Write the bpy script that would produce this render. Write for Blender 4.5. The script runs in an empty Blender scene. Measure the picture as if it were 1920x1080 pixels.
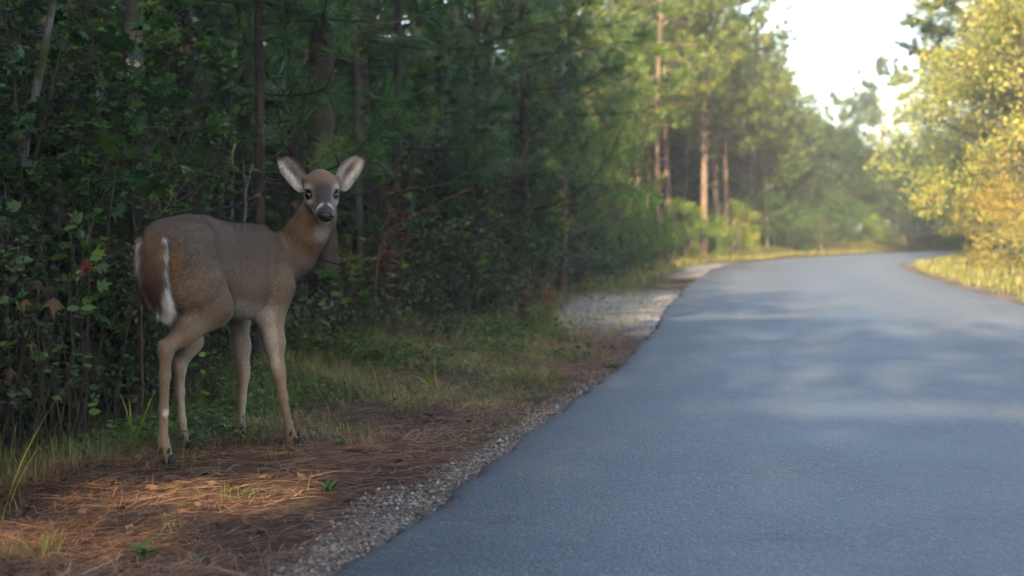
import bpy, math
import numpy as np
from mathutils import Vector, Matrix

R = math.radians
scene = bpy.context.scene

# ------------------------------------------------------------------ camera, sky, sun, exposure
FPX = 2900.0                       # focal length in pixels of the 1920 wide photograph
CAM_H = 0.83
PITCH = math.atan(115.0 / FPX)     # the camera looks slightly down
cam_data = bpy.data.cameras.new('camera')
cam = bpy.data.objects.new('camera', cam_data)
scene.collection.objects.link(cam)
cam.location = (0, 0, CAM_H)
cam.rotation_euler = (math.pi / 2 - PITCH, 0, 0)
cam_data.sensor_width = 36.0
cam_data.lens = FPX / 1920.0 * 36.0
cam_data.clip_start = 0.05
cam_data.clip_end = 3000
cam_data.dof.use_dof = True
cam_data.dof.focus_distance = 5.45
cam_data.dof.aperture_fstop = 3.2
scene.camera = cam

SUN_ELEV = 22.0
SUN_AZ = (-0.22, -0.9755)          # horizontal direction towards the sun: behind the camera, a little left
world = bpy.data.worlds.new('World')
scene.world = world
world.use_nodes = True
wn = world.node_tree
wn.nodes.clear()
sky = wn.nodes.new('ShaderNodeTexSky')
sky.sky_type = 'NISHITA'
sky.sun_disc = False
sky.sun_elevation = R(SUN_ELEV)
sky.sun_rotation = math.atan2(SUN_AZ[0], SUN_AZ[1])
sky.air_density = 1.0
sky.dust_density = 2.2
sky.ozone_density = 1.0
bg = wn.nodes.new('ShaderNodeBackground')
bg.inputs['Strength'].default_value = 0.13
wo = wn.nodes.new('ShaderNodeOutputWorld')
wn.links.new(sky.outputs[0], bg.inputs[0])
wn.links.new(bg.outputs[0], wo.inputs[0])

sun_data = bpy.data.lights.new('sun', 'SUN')
sun_data.energy = 5.0
sun_data.angle = R(0.53)
sun_data.color = (1.0, 0.81, 0.50)
sun = bpy.data.objects.new('sun', sun_data)
scene.collection.objects.link(sun)
_ce = math.cos(R(SUN_ELEV))
sun_dir = Vector((SUN_AZ[0] * _ce, SUN_AZ[1] * _ce, math.sin(R(SUN_ELEV))))
sun.rotation_euler = sun_dir.to_track_quat('Z', 'Y').to_euler()
sun.location = (-10, -25, 14)

scene.view_settings.view_transform = 'Standard'
scene.view_settings.look = 'None'
scene.view_settings.gamma = 1.0
scene.view_settings.use_curve_mapping = False
scene.view_settings.exposure = 2.42
scene.render.engine = 'CYCLES'
scene.cycles.use_denoising = True
scene.cycles.max_bounces = 4
scene.cycles.diffuse_bounces = 2
scene.cycles.glossy_bounces = 2
scene.cycles.transmission_bounces = 2
scene.cycles.transparent_max_bounces = 4
scene.cycles.sample_clamp_indirect = 6.0
scene.cycles.use_adaptive_sampling = True
scene.cycles.adaptive_threshold = 0.03

# ------------------------------------------------------------------ measuring helpers
_cp, _sp = math.cos(PITCH), math.sin(PITCH)
def ray(px, py):
    x, y = (px - 960.0) / FPX, (540.0 - py) / FPX
    return np.array((x, _cp + y * _sp, -_sp + y * _cp))
def at(px, py, Y):
    r = ray(px, py)
    return np.array((0, 0, CAM_H)) + r * (Y / r[1])
def gnd(px, py, z=0.0):
    r = ray(px, py)
    return np.array((0, 0, CAM_H)) + r * ((z - CAM_H) / r[2])
def nrm(v):
    v = np.asarray(v, float)
    return v / np.maximum(np.linalg.norm(v, axis=-1, keepdims=True), 1e-9)
def smooth(a, b, x):
    t = np.clip((np.asarray(x, float) - a) / (b - a), 0, 1)
    return t * t * (3 - 2 * t)

# ------------------------------------------------------------------ mesh helpers
def mesh(name, V, F, mat=None, attrs=None, shade=True, normals=None):
    V = np.asarray(V, np.float32); F = np.asarray(F, np.int32)
    me = bpy.data.meshes.new(name)
    k = F.shape[1]
    me.vertices.add(len(V)); me.vertices.foreach_set('co', V.ravel())
    me.loops.add(F.size); me.loops.foreach_set('vertex_index', F.ravel())
    me.polygons.add(len(F))
    me.polygons.foreach_set('loop_start', np.arange(0, F.size, k, dtype=np.int32))
    if shade:
        me.polygons.foreach_set('use_smooth', np.ones(len(F), bool))
    for an, (typ, data) in (attrs or {}).items():
        a = me.attributes.new(an, typ, 'POINT')
        if typ == 'FLOAT':
            a.data.foreach_set('value', np.asarray(data, np.float32).ravel())
        else:
            d = np.asarray(data, np.float32)
            if d.shape[1] == 3:
                d = np.concatenate([d, np.ones((len(d), 1), np.float32)], 1)
            a.data.foreach_set('color', d.ravel())
    me.update(calc_edges=True)
    if normals is not None:
        me.normals_split_custom_set_from_vertices([tuple(n) for n in normals])
    if mat:
        me.materials.append(mat)
    return me

def obj(name, me, parent=None, loc=(0, 0, 0), rot=(0, 0, 0), scale=(1, 1, 1), **props):
    o = bpy.data.objects.new(name, me)
    scene.collection.objects.link(o)
    if parent is not None:
        o.parent = parent
    o.location = loc; o.rotation_euler = rot
    o.scale = scale if hasattr(scale, '__len__') else (scale,) * 3
    for k, v in props.items():
        if v is not None:
            o[k] = v
    return o

class MB:
    """collects triangles with one random value per vertex"""
    def __init__(s): s.V = []; s.F = []; s.A = []; s.n = 0
    def add(s, V, F, a=0.5):
        V = np.asarray(V, np.float32).reshape(-1, 3); F = np.asarray(F, np.int64).reshape(-1, 3)
        s.V.append(V); s.F.append(F + s.n)
        s.A.append(np.broadcast_to(np.asarray(a, np.float32), (len(V),)).copy()); s.n += len(V)
    def arr(s): return np.concatenate(s.V), np.concatenate(s.F), np.concatenate(s.A)
    def build(s, name, mat, shade=True):
        V, F, A = s.arr()
        return mesh(name, V, F, mat, {'rnd': ('FLOAT', A)}, shade)

_tube_cache = {}
def tube(path, rad, sides=6, cap=True):
    P = np.asarray(path, float); rad = np.broadcast_to(np.asarray(rad, float), (len(P),))
    T = np.gradient(P, axis=0); T = nrm(T)
    ref = np.array((1.0, 0, 0)) if abs(T[0][0]) < 0.8 else np.array((0, 1.0, 0))
    U = nrm(ref - T * (T @ ref)[:, None]); W = np.cross(T, U)
    a = np.linspace(0, 2 * np.pi, sides, endpoint=False)
    V = P[:, None] + rad[:, None, None] * (np.cos(a)[None, :, None] * U[:, None] + np.sin(a)[None, :, None] * W[:, None])
    key = (len(P), sides)
    if key not in _tube_cache:
        F = []
        for i in range(len(P) - 1):
            for j in range(sides):
                p, q = i * sides + j, i * sides + (j + 1) % sides
                F += [(p, q, q + sides), (p, q + sides, p + sides)]
        if cap:
            for j in range(1, sides - 1):
                F.append(((len(P) - 1) * sides, (len(P) - 1) * sides + j, (len(P) - 1) * sides + j + 1))
        _tube_cache[key] = np.array(F)
    return V.reshape(-1, 3), _tube_cache[key]

def stamp(T, TF, P, X, N, S, a=None, SW=None):
    """copies of a template (x along, y across, z up) at P, pointing along X, facing N, with sizes S"""
    P = np.asarray(P, float); X = nrm(X); N = np.asarray(N, float)
    Z = nrm(N - X * (X * N).sum(1, keepdims=True)); Y = np.cross(Z, X)
    S = np.broadcast_to(np.asarray(S, float), (len(P),)); SW = S if SW is None else np.broadcast_to(SW, (len(P),))
    V = P[:, None] + S[:, None, None] * T[None, :, 0:1] * X[:, None] + SW[:, None, None] * (T[None, :, 1:2] * Y[:, None] + T[None, :, 2:3] * Z[:, None])
    F = TF[None] + (np.arange(len(P)) * len(T))[:, None, None]
    A = np.repeat(np.broadcast_to(0.5 if a is None else a, (len(P),)), len(T))
    return V.reshape(-1, 3), F.reshape(-1, 3), A

# leaf templates
LEAF2 = (np.array([(0, 0, 0), (.45, .27, .07), (1, 0, -.04), (.45, -.27, .07)]), np.array([(0, 2, 1), (0, 3, 2)]))
LEAF4 = (np.array([(0, 0, 0), (.30, .24, .07), (.66, .21, .04), (1, 0, -.08), (.66, -.21, .04), (.30, -.24, .07), (.5, 0, 0)]),
         np.array([(0, 6, 1), (1, 6, 2), (2, 6, 3), (3, 6, 4), (4, 6, 5), (5, 6, 0)]))
def _lobed(pts):
    P = np.array([(0.32, 0, 0)] + pts); n = len(pts)
    return P, np.array([(0, 1 + i, 1 + (i + 1) % n) for i in range(n)])
LOBED = _lobed([(0, 0, 0), (.02, -.16, .02), (.16, -.50, .0), (.34, -.22, .04), (.62, -.46, -.02), (.64, -.14, .03), (1, 0, -.05),
                (.64, .14, .03), (.62, .46, -.02), (.34, .22, .04), (.16, .50, .0), (.02, .16, .02)])
NEEDLE1 = (np.array([(0, -.5, 0), (0, .5, 0), (1, 0, 0)]), np.array([(0, 1, 2)]))
NEEDLE3 = (np.array([(0, -.5, 0), (0, .5, 0), (.55, .42, .0), (.55, -.42, .0), (1, 0, 0)]), np.array([(0, 1, 2), (0, 2, 3), (3, 2, 4)]))

# ------------------------------------------------------------------ material helpers
def new_mat(name):
    m = bpy.data.materials.new(name); m.use_nodes = True
    nt = m.node_tree; nt.nodes.clear()
    out = nt.nodes.new('ShaderNodeOutputMaterial')
    return m, nt, out
def nd(nt, typ, **kw):
    n = nt.nodes.new(typ)
    for k, v in kw.items():
        setattr(n, k, v)
    return n
def ramp(nt, stops, interp='LINEAR'):
    n = nt.nodes.new('ShaderNodeValToRGB'); cr = n.color_ramp; cr.interpolation = interp
    while len(cr.elements) < len(stops):
        cr.elements.new(0.5)
    for e, (p, c) in zip(cr.elements, stops):
        e.position = p; e.color = (*c, 1)
    return n
def mixc(nt, a, b, fac, mode='MIX'):
    n = nt.nodes.new('ShaderNodeMix'); n.data_type = 'RGBA'; n.blend_type = mode
    for sock, v in ((n.inputs['Factor'], fac), (n.inputs[6], a), (n.inputs[7], b)):
        if hasattr(v, 'is_output'):
            nt.links.new(v, sock)
        elif isinstance(v, (int, float)):
            sock.default_value = v
        else:
            sock.default_value = (*v, 1)
    return n.outputs[2]
def noise(nt, scale, detail=4, rough=0.6, vec=None, dist=0.0):
    n = nt.nodes.new('ShaderNodeTexNoise'); n.inputs['Scale'].default_value = scale
    n.inputs['Detail'].default_value = detail; n.inputs['Roughness'].default_value = rough; n.inputs['Distortion'].default_value = dist
    if vec is not None:
        nt.links.new(vec, n.inputs['Vector'])
    return n
def bsdf(nt, out, col=None, rough=0.7, spec=0.3, normal=None):
    b = nt.nodes.new('ShaderNodeBsdfPrincipled')
    if col is not None:
        if hasattr(col, 'is_output'):
            nt.links.new(col, b.inputs['Base Color'])
        else:
            b.inputs['Base Color'].default_value = (*col, 1)
    if hasattr(rough, 'is_output'):
        nt.links.new(rough, b.inputs['Roughness'])
    else:
        b.inputs['Roughness'].default_value = rough
    b.inputs['Specular IOR Level'].default_value = spec
    if normal is not None:
        nt.links.new(normal, b.inputs['Normal'])
    nt.links.new(b.outputs[0], out.inputs[0])
    return b
def bump(nt, height, strength=0.5, dist=0.01):
    b = nt.nodes.new('ShaderNodeBump'); b.inputs['Strength'].default_value = strength; b.inputs['Distance'].default_value = dist
    nt.links.new(height, b.inputs['Height'])
    return b.outputs[0]

def leaf_mat(name, stops, rough=0.45, spec=0.35, trans=0.35, tint=True):
    m, nt, out = new_mat(name)
    at_ = nd(nt, 'ShaderNodeAttribute', attribute_name='rnd')
    col = ramp(nt, stops); nt.links.new(at_.outputs['Fac'], col.inputs[0])
    c = col.outputs[0]
    if tint:
        oi = nd(nt, 'ShaderNodeObjectInfo')
        c = mixc(nt, c, oi.outputs['Color'], 1.0, 'MULTIPLY')
    b = bsdf(nt, out, c, rough, spec)
    tr = nd(nt, 'ShaderNodeBsdfTranslucent'); nt.links.new(c, tr.inputs[0])
    mx = nd(nt, 'ShaderNodeMixShader'); mx.inputs[0].default_value = trans
    nt.links.new(b.outputs[0], mx.inputs[1]); nt.links.new(tr.outputs[0], mx.inputs[2]); nt.links.new(mx.outputs[0], out.inputs[0])
    return m

def bark_mat(name, c1, c2, scale=9.0, moss=None, dist=0.02):
    m, nt, out = new_mat(name)
    tc = nd(nt, 'ShaderNodeTexCoord'); mp = nd(nt, 'ShaderNodeMapping'); mp.inputs['Scale'].default_value = (1, 1, 0.22)
    nt.links.new(tc.outputs['Object'], mp.inputs[0])
    n1 = noise(nt, scale * 3, 6, 0.7, mp.outputs[0], 0.6)
    n2 = noise(nt, scale * 0.5, 3, 0.6, tc.outputs['Object'])
    r1 = ramp(nt, [(0.32, c1), (0.68, c2)]); nt.links.new(n1.outputs[0], r1.inputs[0])
    c = r1.outputs[0]
    r2 = ramp(nt, [(0.35, (0.55,) * 3), (0.7, (1.15,) * 3)]); nt.links.new(n2.outputs[0], r2.inputs[0])
    c = mixc(nt, c, r2.outputs[0], 1.0, 'MULTIPLY')
    if moss:
        n3 = noise(nt, 7, 4, 0.6, tc.outputs['Object']); r3 = ramp(nt, [(0.52, (0, 0, 0)), (0.66, (1, 1, 1))]); nt.links.new(n3.outputs[0], r3.inputs[0])
        c = mixc(nt, c, moss, r3.outputs[0])
    oi = nd(nt, 'ShaderNodeObjectInfo'); c = mixc(nt, c, oi.outputs['Color'], 1.0, 'MULTIPLY')
    bsdf(nt, out, c, 0.9, 0.15, bump(nt, n1.outputs[0], 0.9, dist))
    return m
# ------------------------------------------------------------------ the lie of the land
LEFT = np.array([(-60, 48.0), (-40, 21.0), (-30, 10.8), (-20, 3.6), (-12, .2), (-6, -1.1), (0, -1.2), (3.675, -.456), (5.66, -.0586), (7.4, .306), (8.75, .573), (10.7, .885), (13.75, 1.28), (17.8, 1.845), (21.9, 2.45), (25.3, 3.06),
                 (31.3, 4.1), (34.9, 4.93), (39.5, 6.67), (43.8, 8.9), (50.1, 12.8), (54.0, 16.5), (57.0, 21.0), (59.5, 27.0), (61.5, 36.0), (63, 60)])
_L = LEFT.copy()
_sx = np.concatenate([[0], np.cumsum(np.hypot(np.diff(_L[:, 0]), np.diff(_L[:, 1])))])
_su = np.linspace(0, _sx[-1], 700)
_ex = np.interp(_su, _sx, _L[:, 1]); _ey = np.interp(_su, _sx, _L[:, 0])
for _ in range(60):
    _ex[1:-1] = (_ex[:-2] + 2 * _ex[1:-1] + _ex[2:]) / 4; _ey[1:-1] = (_ey[:-2] + 2 * _ey[1:-1] + _ey[2:]) / 4
EDGE = np.stack([_ex, _ey], 1)
_t = nrm(np.gradient(EDGE, axis=0)); EDGE_N = np.stack([_t[:, 1], -_t[:, 0]], 1)      # to the right of travel
ROAD_W = 3.72
CENTRE = EDGE + EDGE_N * ROAD_W / 2
def road_dist(x, y):
    """signed distance from the road's left edge: >0 on the road side, and the width-wise coordinate"""
    x = np.asarray(x, float); y = np.asarray(y, float)
    sh = np.broadcast(x, y).shape
    P = np.stack([np.broadcast_to(x, sh).ravel(), np.broadcast_to(y, sh).ravel()], 1)
    out = np.empty(len(P))
    C = CENTRE[::2]; NN = EDGE_N[::2]
    for i in range(0, len(P), 20000):
        q = P[i:i + 20000]
        d2 = ((q[:, None] - C[None]) ** 2).sum(2); k = d2.argmin(1)
        out[i:i + 20000] = ((q - C[k]) * NN[k]).sum(1) + 0.0
        far = np.sqrt(d2[np.arange(len(q)), k]); out[i:i + 20000] = np.sign(out[i:i + 20000]) * np.maximum(far, np.abs(out[i:i + 20000]))
    return (out + ROAD_W / 2).reshape(sh)
_road_exact = road_dist
def _mk(x0, x1, y0, y1, st):
    gx = np.arange(x0, x1 + st / 2, st); gy = np.arange(y0, y1 + st / 2, st)
    X, Y = np.meshgrid(gx, gy, indexing='ij')
    return (x0, y0, st, _road_exact(X, Y))
_G1 = _mk(-5, 4, 2, 26, .06); _G2 = _mk(-60, 80, -80, 160, .8)
def _bil(g, x, y):
    x0, y0, st, A = g
    u = np.clip((x - x0) / st, 0, A.shape[0] - 1.001); v = np.clip((y - y0) / st, 0, A.shape[1] - 1.001)
    i = u.astype(int); j = v.astype(int); u = u - i; v = v - j
    return A[i, j] * (1 - u) * (1 - v) + A[i + 1, j] * u * (1 - v) + A[i, j + 1] * (1 - u) * v + A[i + 1, j + 1] * u * v
def road_dist(x, y):
    x = np.asarray(x, float); y = np.asarray(y, float)
    x, y = np.broadcast_arrays(x, y)
    fine = (x > -5) & (x < 4) & (y > 2) & (y < 26)
    return np.where(fine, _bil(_G1, x, y), _bil(_G2, x, y))
_rs = np.random.default_rng(11)
_ph = [(_rs.uniform(-1, 1, 2) * f, _rs.uniform(0, 6.28), f) for f in (.35, .6, 1.1, 2.0, 3.5, 6.0, 9.0, 14.0) for _ in range(3)]
def wobble(x, y, lo=0.0, hi=99.0):
    s = 0
    for k, p, f in _ph:
        if lo <= f <= hi:
            s = s + np.sin(k[0] * x * 2 + k[1] * y * 2 + p) / f ** .9
    return s
XF = np.array([(-60, 46.0), (-40, 19.0), (-30, 8.8), (-20, 1.7), (-12, -1.6), (-6, -2.9), (2, -2.9), (4, -2.5), (6, -2.02), (7.2, -1.72), (10, -1.15), (11.2, -.55), (13.0, -.25), (15, .0), (17, .25), (21, .95), (28, 2.0), (34, 3.05), (38, 4.2), (42, 6.3), (46, 8.6), (50, 11.0), (55, 14.5), (60, 20)])  # unseen bend behind the camera, shaped so the wood shades the road
def xfront(y): return np.interp(y, XF[:, 0], XF[:, 1])
def ground_z(x, y):
    x = np.asarray(x, float); y = np.asarray(y, float)
    rd = road_dist(x, y)
    left = -rd                                    # metres left of the left edge
    right = rd - ROAD_W
    z = np.zeros(rd.shape)
    w = wobble(x, y)
    verge = np.maximum(left, right)
    z = z + smooth(.05, .8, verge) * .012 * wobble(x, y, .9, 20) + smooth(.8, 3, verge) * .05 * wobble(x, y, 0, 1.2)
    behind = xfront(y) - x
    z = z + smooth(-.1, 2.5, behind) * .14 + smooth(2, 14, behind) * .6
    z = z + smooth(.5, 2.2, right) * .16 + smooth(2, 9, right) * .5
    z = z + .48 * smooth(.15, 1.1, right) * smooth(35, 43, y) * smooth(66, 56, y)
    deer_flat = np.exp(-(((x + 1.05) / .7) ** 2 + ((y - 5.65) / .7) ** 2))
    z = z * (1 - .9 * np.clip(deer_flat * 1.3, 0, 1))
    z = z - smooth(.04, -.10, verge) * .06        # road bed below the asphalt
    z = z - .004 * smooth(0, .3, verge)
    return z

def sand_patch(x, y):
    left = -road_dist(x, y)
    return np.exp(-(((y - 16.0) / 3.8) ** 2) ** 2) * smooth(1.15, .65, left + .06 * wobble(x, y, .5, 20)) * (left > -.1)

def axis(segs):
    out = [np.array([segs[0][0]])]
    for a, b, st in segs:
        n = max(1, int(round((b - a) / st))); out.append(np.linspace(a, b, n + 1)[1:])
    return np.concatenate(out)

def build_ground():
    xs = axis([(-300, -60, 30), (-60, -14, 3), (-14, -4.2, .5), (-4.2, 1.4, .05), (1.4, 4, .2), (4, 22, .45), (22, 60, 3), (60, 300, 30)])
    ys = axis([(-120, -8, 8), (-8, 2.4, .6), (2.4, 9, .055), (9, 15, .10), (15, 60, .5), (60, 110, 3), (110, 400, 30)])
    X, Y = np.meshgrid(xs, ys, indexing='ij')
    Z = ground_z(X, Y)
    rd = road_dist(X, Y); left = -rd; right = rd - ROAD_W
    behind = xfront(Y) - X
    w1 = wobble(X, Y, .5, 20) * .16
    # what covers the soil: gravel next to the asphalt, a wide gravel patch further on, grass on the verge, leaf litter under the bushes
    gl = np.where(Y < 4.9, .08, .02) + .05 * wobble(X, Y, 3, 20) * (Y < 9)
    grav = smooth(gl + .16, gl - .10, left) * smooth(-.2, 0, left) * smooth(8.5, 6.0, Y)
    pat = sand_patch(X, Y)
    pat2 = np.exp(-(((Y - 30.5) / 4.5) ** 2) ** 2) * smooth(.75, .35, left) * smooth(-.1, .0, left)
    sand = np.maximum(pat, pat2 * .8)
    grav = np.maximum(grav, np.maximum(pat, pat2))
    grav = np.maximum(grav, smooth(.45, .1, right + .08 * w1) * smooth(-.1, 0, right) * .55)
    grass = smooth(.15, .6, left + .2 * w1) * smooth(7.5, 9.5, Y) * smooth(.3, -.2, behind + .2 * w1) * (1 - pat)
    grass = np.maximum(grass, smooth(36, 42, Y) * smooth(.2, .6, left))
    grass = np.maximum(grass, smooth(.12, .5, right + .1 * w1) * smooth(7, 3, right) * .8)
    V = np.stack([X, Y, Z], 2).reshape(-1, 3)
    nx, ny = len(xs), len(ys)
    I = np.arange(nx * ny).reshape(nx, ny)
    F = np.stack([I[:-1, :-1], I[1:, :-1], I[1:, 1:], I[:-1, 1:]], 2).reshape(-1, 4)
    m, nt, out = new_mat('soil')
    ag = nd(nt, 'ShaderNodeAttribute', attribute_name='grav'); ar = nd(nt, 'ShaderNodeAttribute', attribute_name='grass')
    tc = nd(nt, 'ShaderNodeTexCoord')
    n1 = noise(nt, 14, 6, .7, tc.outputs['Object']); n2 = noise(nt, 90, 4, .6, tc.outputs['Object']); n3 = noise(nt, 2.2, 3, .6, tc.outputs['Object'])
    lit = ramp(nt, [(.28, (.018, .012, .009)), (.5, (.062, .038, .025)), (.68, (.125, .074, .044)), (.82, (.18, .115, .07))]); nt.links.new(n1.outputs[0], lit.inputs[0])
    gcol = ramp(nt, [(.3, (.07, .058, .047)), (.5, (.17, .150, .128)), (.7, (.30, .28, .25))]); nt.links.new(n2.outputs[0], gcol.inputs[0])
    grc = ramp(nt, [(.3, (.030, .030, .010)), (.6, (.075, .070, .022)), (.8, (.13, .095, .04))]); nt.links.new(n1.outputs[0], grc.inputs[0])
    c = mixc(nt, lit.outputs[0], grc.outputs[0], ar.outputs['Fac'])
    c = mixc(nt, c, gcol.outputs[0], ag.outputs['Fac'])
    asn = nd(nt, 'ShaderNodeAttribute', attribute_name='sand'); sc_ = ramp(nt, [(.3, (.21, .18, .15)), (.7, (.40, .365, .315))]); nt.links.new(n2.outputs[0], sc_.inputs[0])
    c = mixc(nt, c, sc_.outputs[0], asn.outputs['Fac'])
    big = ramp(nt, [(.35, (.7,) * 3), (.65, (1.15,) * 3)]); nt.links.new(n3.outputs[0], big.inputs[0])
    c = mixc(nt, c, big.outputs[0], 1.0, 'MULTIPLY')
    hs = nd(nt, 'ShaderNodeMath', operation='ADD'); nt.links.new(n1.outputs[0], hs.inputs[0]); nt.links.new(n2.outputs[0], hs.inputs[1])
    bsdf(nt, out, c, .95, .1, bump(nt, hs.outputs[0], .8, .02))
    me = mesh('ground', V, F, m, {'grav': ('FLOAT', grav.ravel()), 'sand': ('FLOAT', sand.ravel()), 'grass': ('FLOAT', grass.ravel())})
    return obj('ground', me, kind='structure')

def build_road():
    fine = []
    # resample along the edge, finer near the camera
    s = np.concatenate([[0], np.cumsum(np.hypot(*np.diff(EDGE, axis=0).T))])
    s0 = s[np.argmin(np.hypot(EDGE[:, 0] + 1.0, EDGE[:, 1] - 1.0))]
    q = np.concatenate([np.arange(0, s0, .8), np.arange(s0, s0 + 14, .05), np.arange(s0 + 14, s0 + 60, .25), np.arange(s0 + 60, s[-1], 1.0)])
    E = np.stack([np.interp(q, s, EDGE[:, 0]), np.interp(q, s, EDGE[:, 1])], 1); NN = nrm(np.stack([np.interp(q, s, EDGE_N[:, 0]), np.interp(q, s, EDGE_N[:, 1])], 1))
    rng = np.random.default_rng(3)
    j = .014 * wobble(E[:, 0] * 3, E[:, 1] * 3, 1, 8) + .022 * wobble(E[:, 0] * 7, E[:, 1] * 7, 5, 20) + rng.normal(0, .005, len(E))
    cols = np.concatenate([[-.03, 0.0, .012, .04, .10], np.linspace(.2, ROAD_W - .2, 30), [ROAD_W - .1, ROAD_W - .02, ROAD_W]])
    V = np.zeros((len(q), len(cols), 3))
    for i, cx in enumerate(cols):
        off = cx + j * np.clip(1 - cx / .2, 0, 1)
        V[:, i, :2] = E + NN * off[:, None]
        crown = .035 * (1 - ((cx - ROAD_W / 2) / (ROAD_W / 2)) ** 2)
        V[:, i, 2] = crown + .002 + (0 if cx > .03 else -.006)
    V[:, 0, 2] = -.06; V[:, 1, 2] = -.018; V[:, -1, 2] = -.06
    n, k = len(q), len(cols); I = np.arange(n * k).reshape(n, k)
    F = np.stack([I[:-1, :-1], I[:-1, 1:], I[1:, 1:], I[1:, :-1]], 2).reshape(-1, 4)
    u = np.broadcast_to(cols[None], (n, k)).ravel()
    m, nt, out = new_mat('asphalt')
    tc = nd(nt, 'ShaderNodeTexCoord'); au = nd(nt, 'ShaderNodeAttribute', attribute_name='across')
    n1 = noise(nt, 110, 5, .75, tc.outputs['Object']); n2 = noise(nt, 1.1, 5, .6, tc.outputs['Object']); n3 = noise(nt, 60, 4, .7, tc.outputs['Object'])
    vo = nd(nt, 'ShaderNodeTexVoronoi'); vo.inputs['Scale'].default_value = 95; nt.links.new(tc.outputs['Object'], vo.inputs['Vector'])
    base = ramp(nt, [(.30, (.027, .030, .034)), (.5, (.062, .068, .078)), (.72, (.136, .143, .153))]); nt.links.new(n1.outputs[0], base.inputs[0])
    ag = ramp(nt, [(.0, (1.25,) * 3), (.35, (1.0,) * 3), (.7, (.72,) * 3)]); nt.links.new(vo.outputs['Distance'], ag.inputs[0])
    c = mixc(nt, base.outputs[0], ag.outputs[0], .8, 'MULTIPLY')
    big = ramp(nt, [(.3, (.68, .68, .71)), (.5, (1, 1, 1)), (.7, (1.22, 1.20, 1.16))]); nt.links.new(n2.outputs[0], big.inputs[0])
    c = mixc(nt, c, big.outputs[0], 1.0, 'MULTIPLY')
    v2 = nd(nt, 'ShaderNodeTexVoronoi'); v2.inputs['Scale'].default_value = 130; nt.links.new(tc.outputs['Object'], v2.inputs['Vector'])
    sp = nd(nt, 'ShaderNodeSeparateColor'); nt.links.new(v2.outputs['Color'], sp.inputs[0])
    fl = ramp(nt, [(0, (.62,) * 3), (.5, (.95,) * 3), (.88, (1.15,) * 3), (.93, (2.0, 1.95, 1.85)), (1, (2.6, 2.5, 2.35))]); nt.links.new(sp.outputs[0], fl.inputs[0])
    c = mixc(nt, c, fl.outputs[0], .75, 'MULTIPLY')
    tr = ramp(nt, [(0, (.80,) * 3), (.20, (1.14,) * 3), (.36, (.88,) * 3), (.5, (.98,) * 3), (.64, (.88,) * 3), (.80, (1.14,) * 3), (1, (.86,) * 3)]); nt.links.new(au.outputs['Fac'], tr.inputs[0])
    c = mixc(nt, c, tr.outputs[0], .9, 'MULTIPLY')
    # a few hairline cracks
    wv = noise(nt, 1.7, 2, .5, tc.outputs['Object'], 1.2)
    ck = ramp(nt, [(.494, (1, 1, 1)), (.500, (.55,) * 3), (.506, (1, 1, 1))]); nt.links.new(wv.outputs[0], ck.inputs[0])
    c = mixc(nt, c, ck.outputs[0], .6, 'MULTIPLY')
    st = noise(nt, 3.6, 4, .6, tc.outputs['Object'], .8); sr = ramp(nt, [(.56, (1, 1, 1)), (.66, (.74, .73, .72))]); nt.links.new(st.outputs[0], sr.inputs[0])
    c = mixc(nt, c, sr.outputs[0], .8, 'MULTIPLY')
    rg = ramp(nt, [(.3, (.50,) * 3), (.75, (.68,) * 3)]); nt.links.new(n2.outputs[0], rg.inputs[0])
    hs = nd(nt, 'ShaderNodeMath', operation='SUBTRACT'); nt.links.new(n3.outputs[0], hs.inputs[0]); nt.links.new(vo.outputs['Distance'], hs.inputs[1])
    bsdf(nt, out, c, rg.outputs[0], .5, bump(nt, hs.outputs[0], .5, .005))
    me = mesh('road', V.reshape(-1, 3), F, m, {'across': ('FLOAT', u / ROAD_W)})
    return obj('road', me, kind='structure')

build_ground()
build_road()
# ------------------------------------------------------------------ plants
WHITE4 = (1, 1, 1, 1)
M_GREEN = leaf_mat('leaf_green', [(0, (.014, .034, .011)), (.4, (.038, .080, .020)), (.75, (.078, .118, .026)), (1, (.14, .14, .030))])
M_FINE = leaf_mat('leaf_fine', [(0, (.018, .028, .012)), (.5, (.046, .062, .022)), (.85, (.085, .095, .034)), (1, (.13, .105, .04))], .55, .25, .3)
M_GOLD = leaf_mat('leaf_gold', [(0, (.09, .115, .025)), (.3, (.18, .195, .045)), (.65, (.31, .295, .065)), (.93, (.42, .35, .08)), (1, (.40, .19, .06))], .5, .3, .45)
M_NEEDLE = leaf_mat('pine_needles', [(0, (.018, .038, .014)), (.5, (.054, .092, .024)), (.85, (.10, .13, .032)), (1, (.17, .13, .04))], .4, .4, .25)
M_RED = leaf_mat('leaf_red', [(0, (.13, .018, .016)), (.6, (.24, .035, .028)), (1, (.30, .10, .03))])
M_DRY = leaf_mat('leaf_dry', [(0, (.045, .024, .014)), (.5, (.13, .066, .032)), (1, (.26, .15, .07))], .7, .2, .15)
M_GRASS = leaf_mat('grass_blade', [(0, (.034, .050, .010)), (.45, (.092, .108, .022)), (.75, (.18, .165, .045)), (1, (.32, .23, .10))], .5, .35, .3)
M_STRAW = leaf_mat('pine_straw', [(0, (.060, .028, .017)), (.4, (.18, .080, .040)), (.75, (.31, .150, .072)), (1, (.46, .30, .16))], .55, .35, .12)
M_PINEBARK = bark_mat('pine_bark', (.040, .030, .024), (.16, .112, .085), 8)
M_BARK = bark_mat('grey_bark', (.035, .031, .026), (.15, .135, .115), 10, (.10, .11, .03))
M_PALEBARK = bark_mat('pale_bark', (.10, .095, .085), (.34, .33, .30), 12, (.07, .085, .03))
M_TWIG = bark_mat('twig_bark', (.030, .023, .018), (.11, .082, .060), 20)

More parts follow.
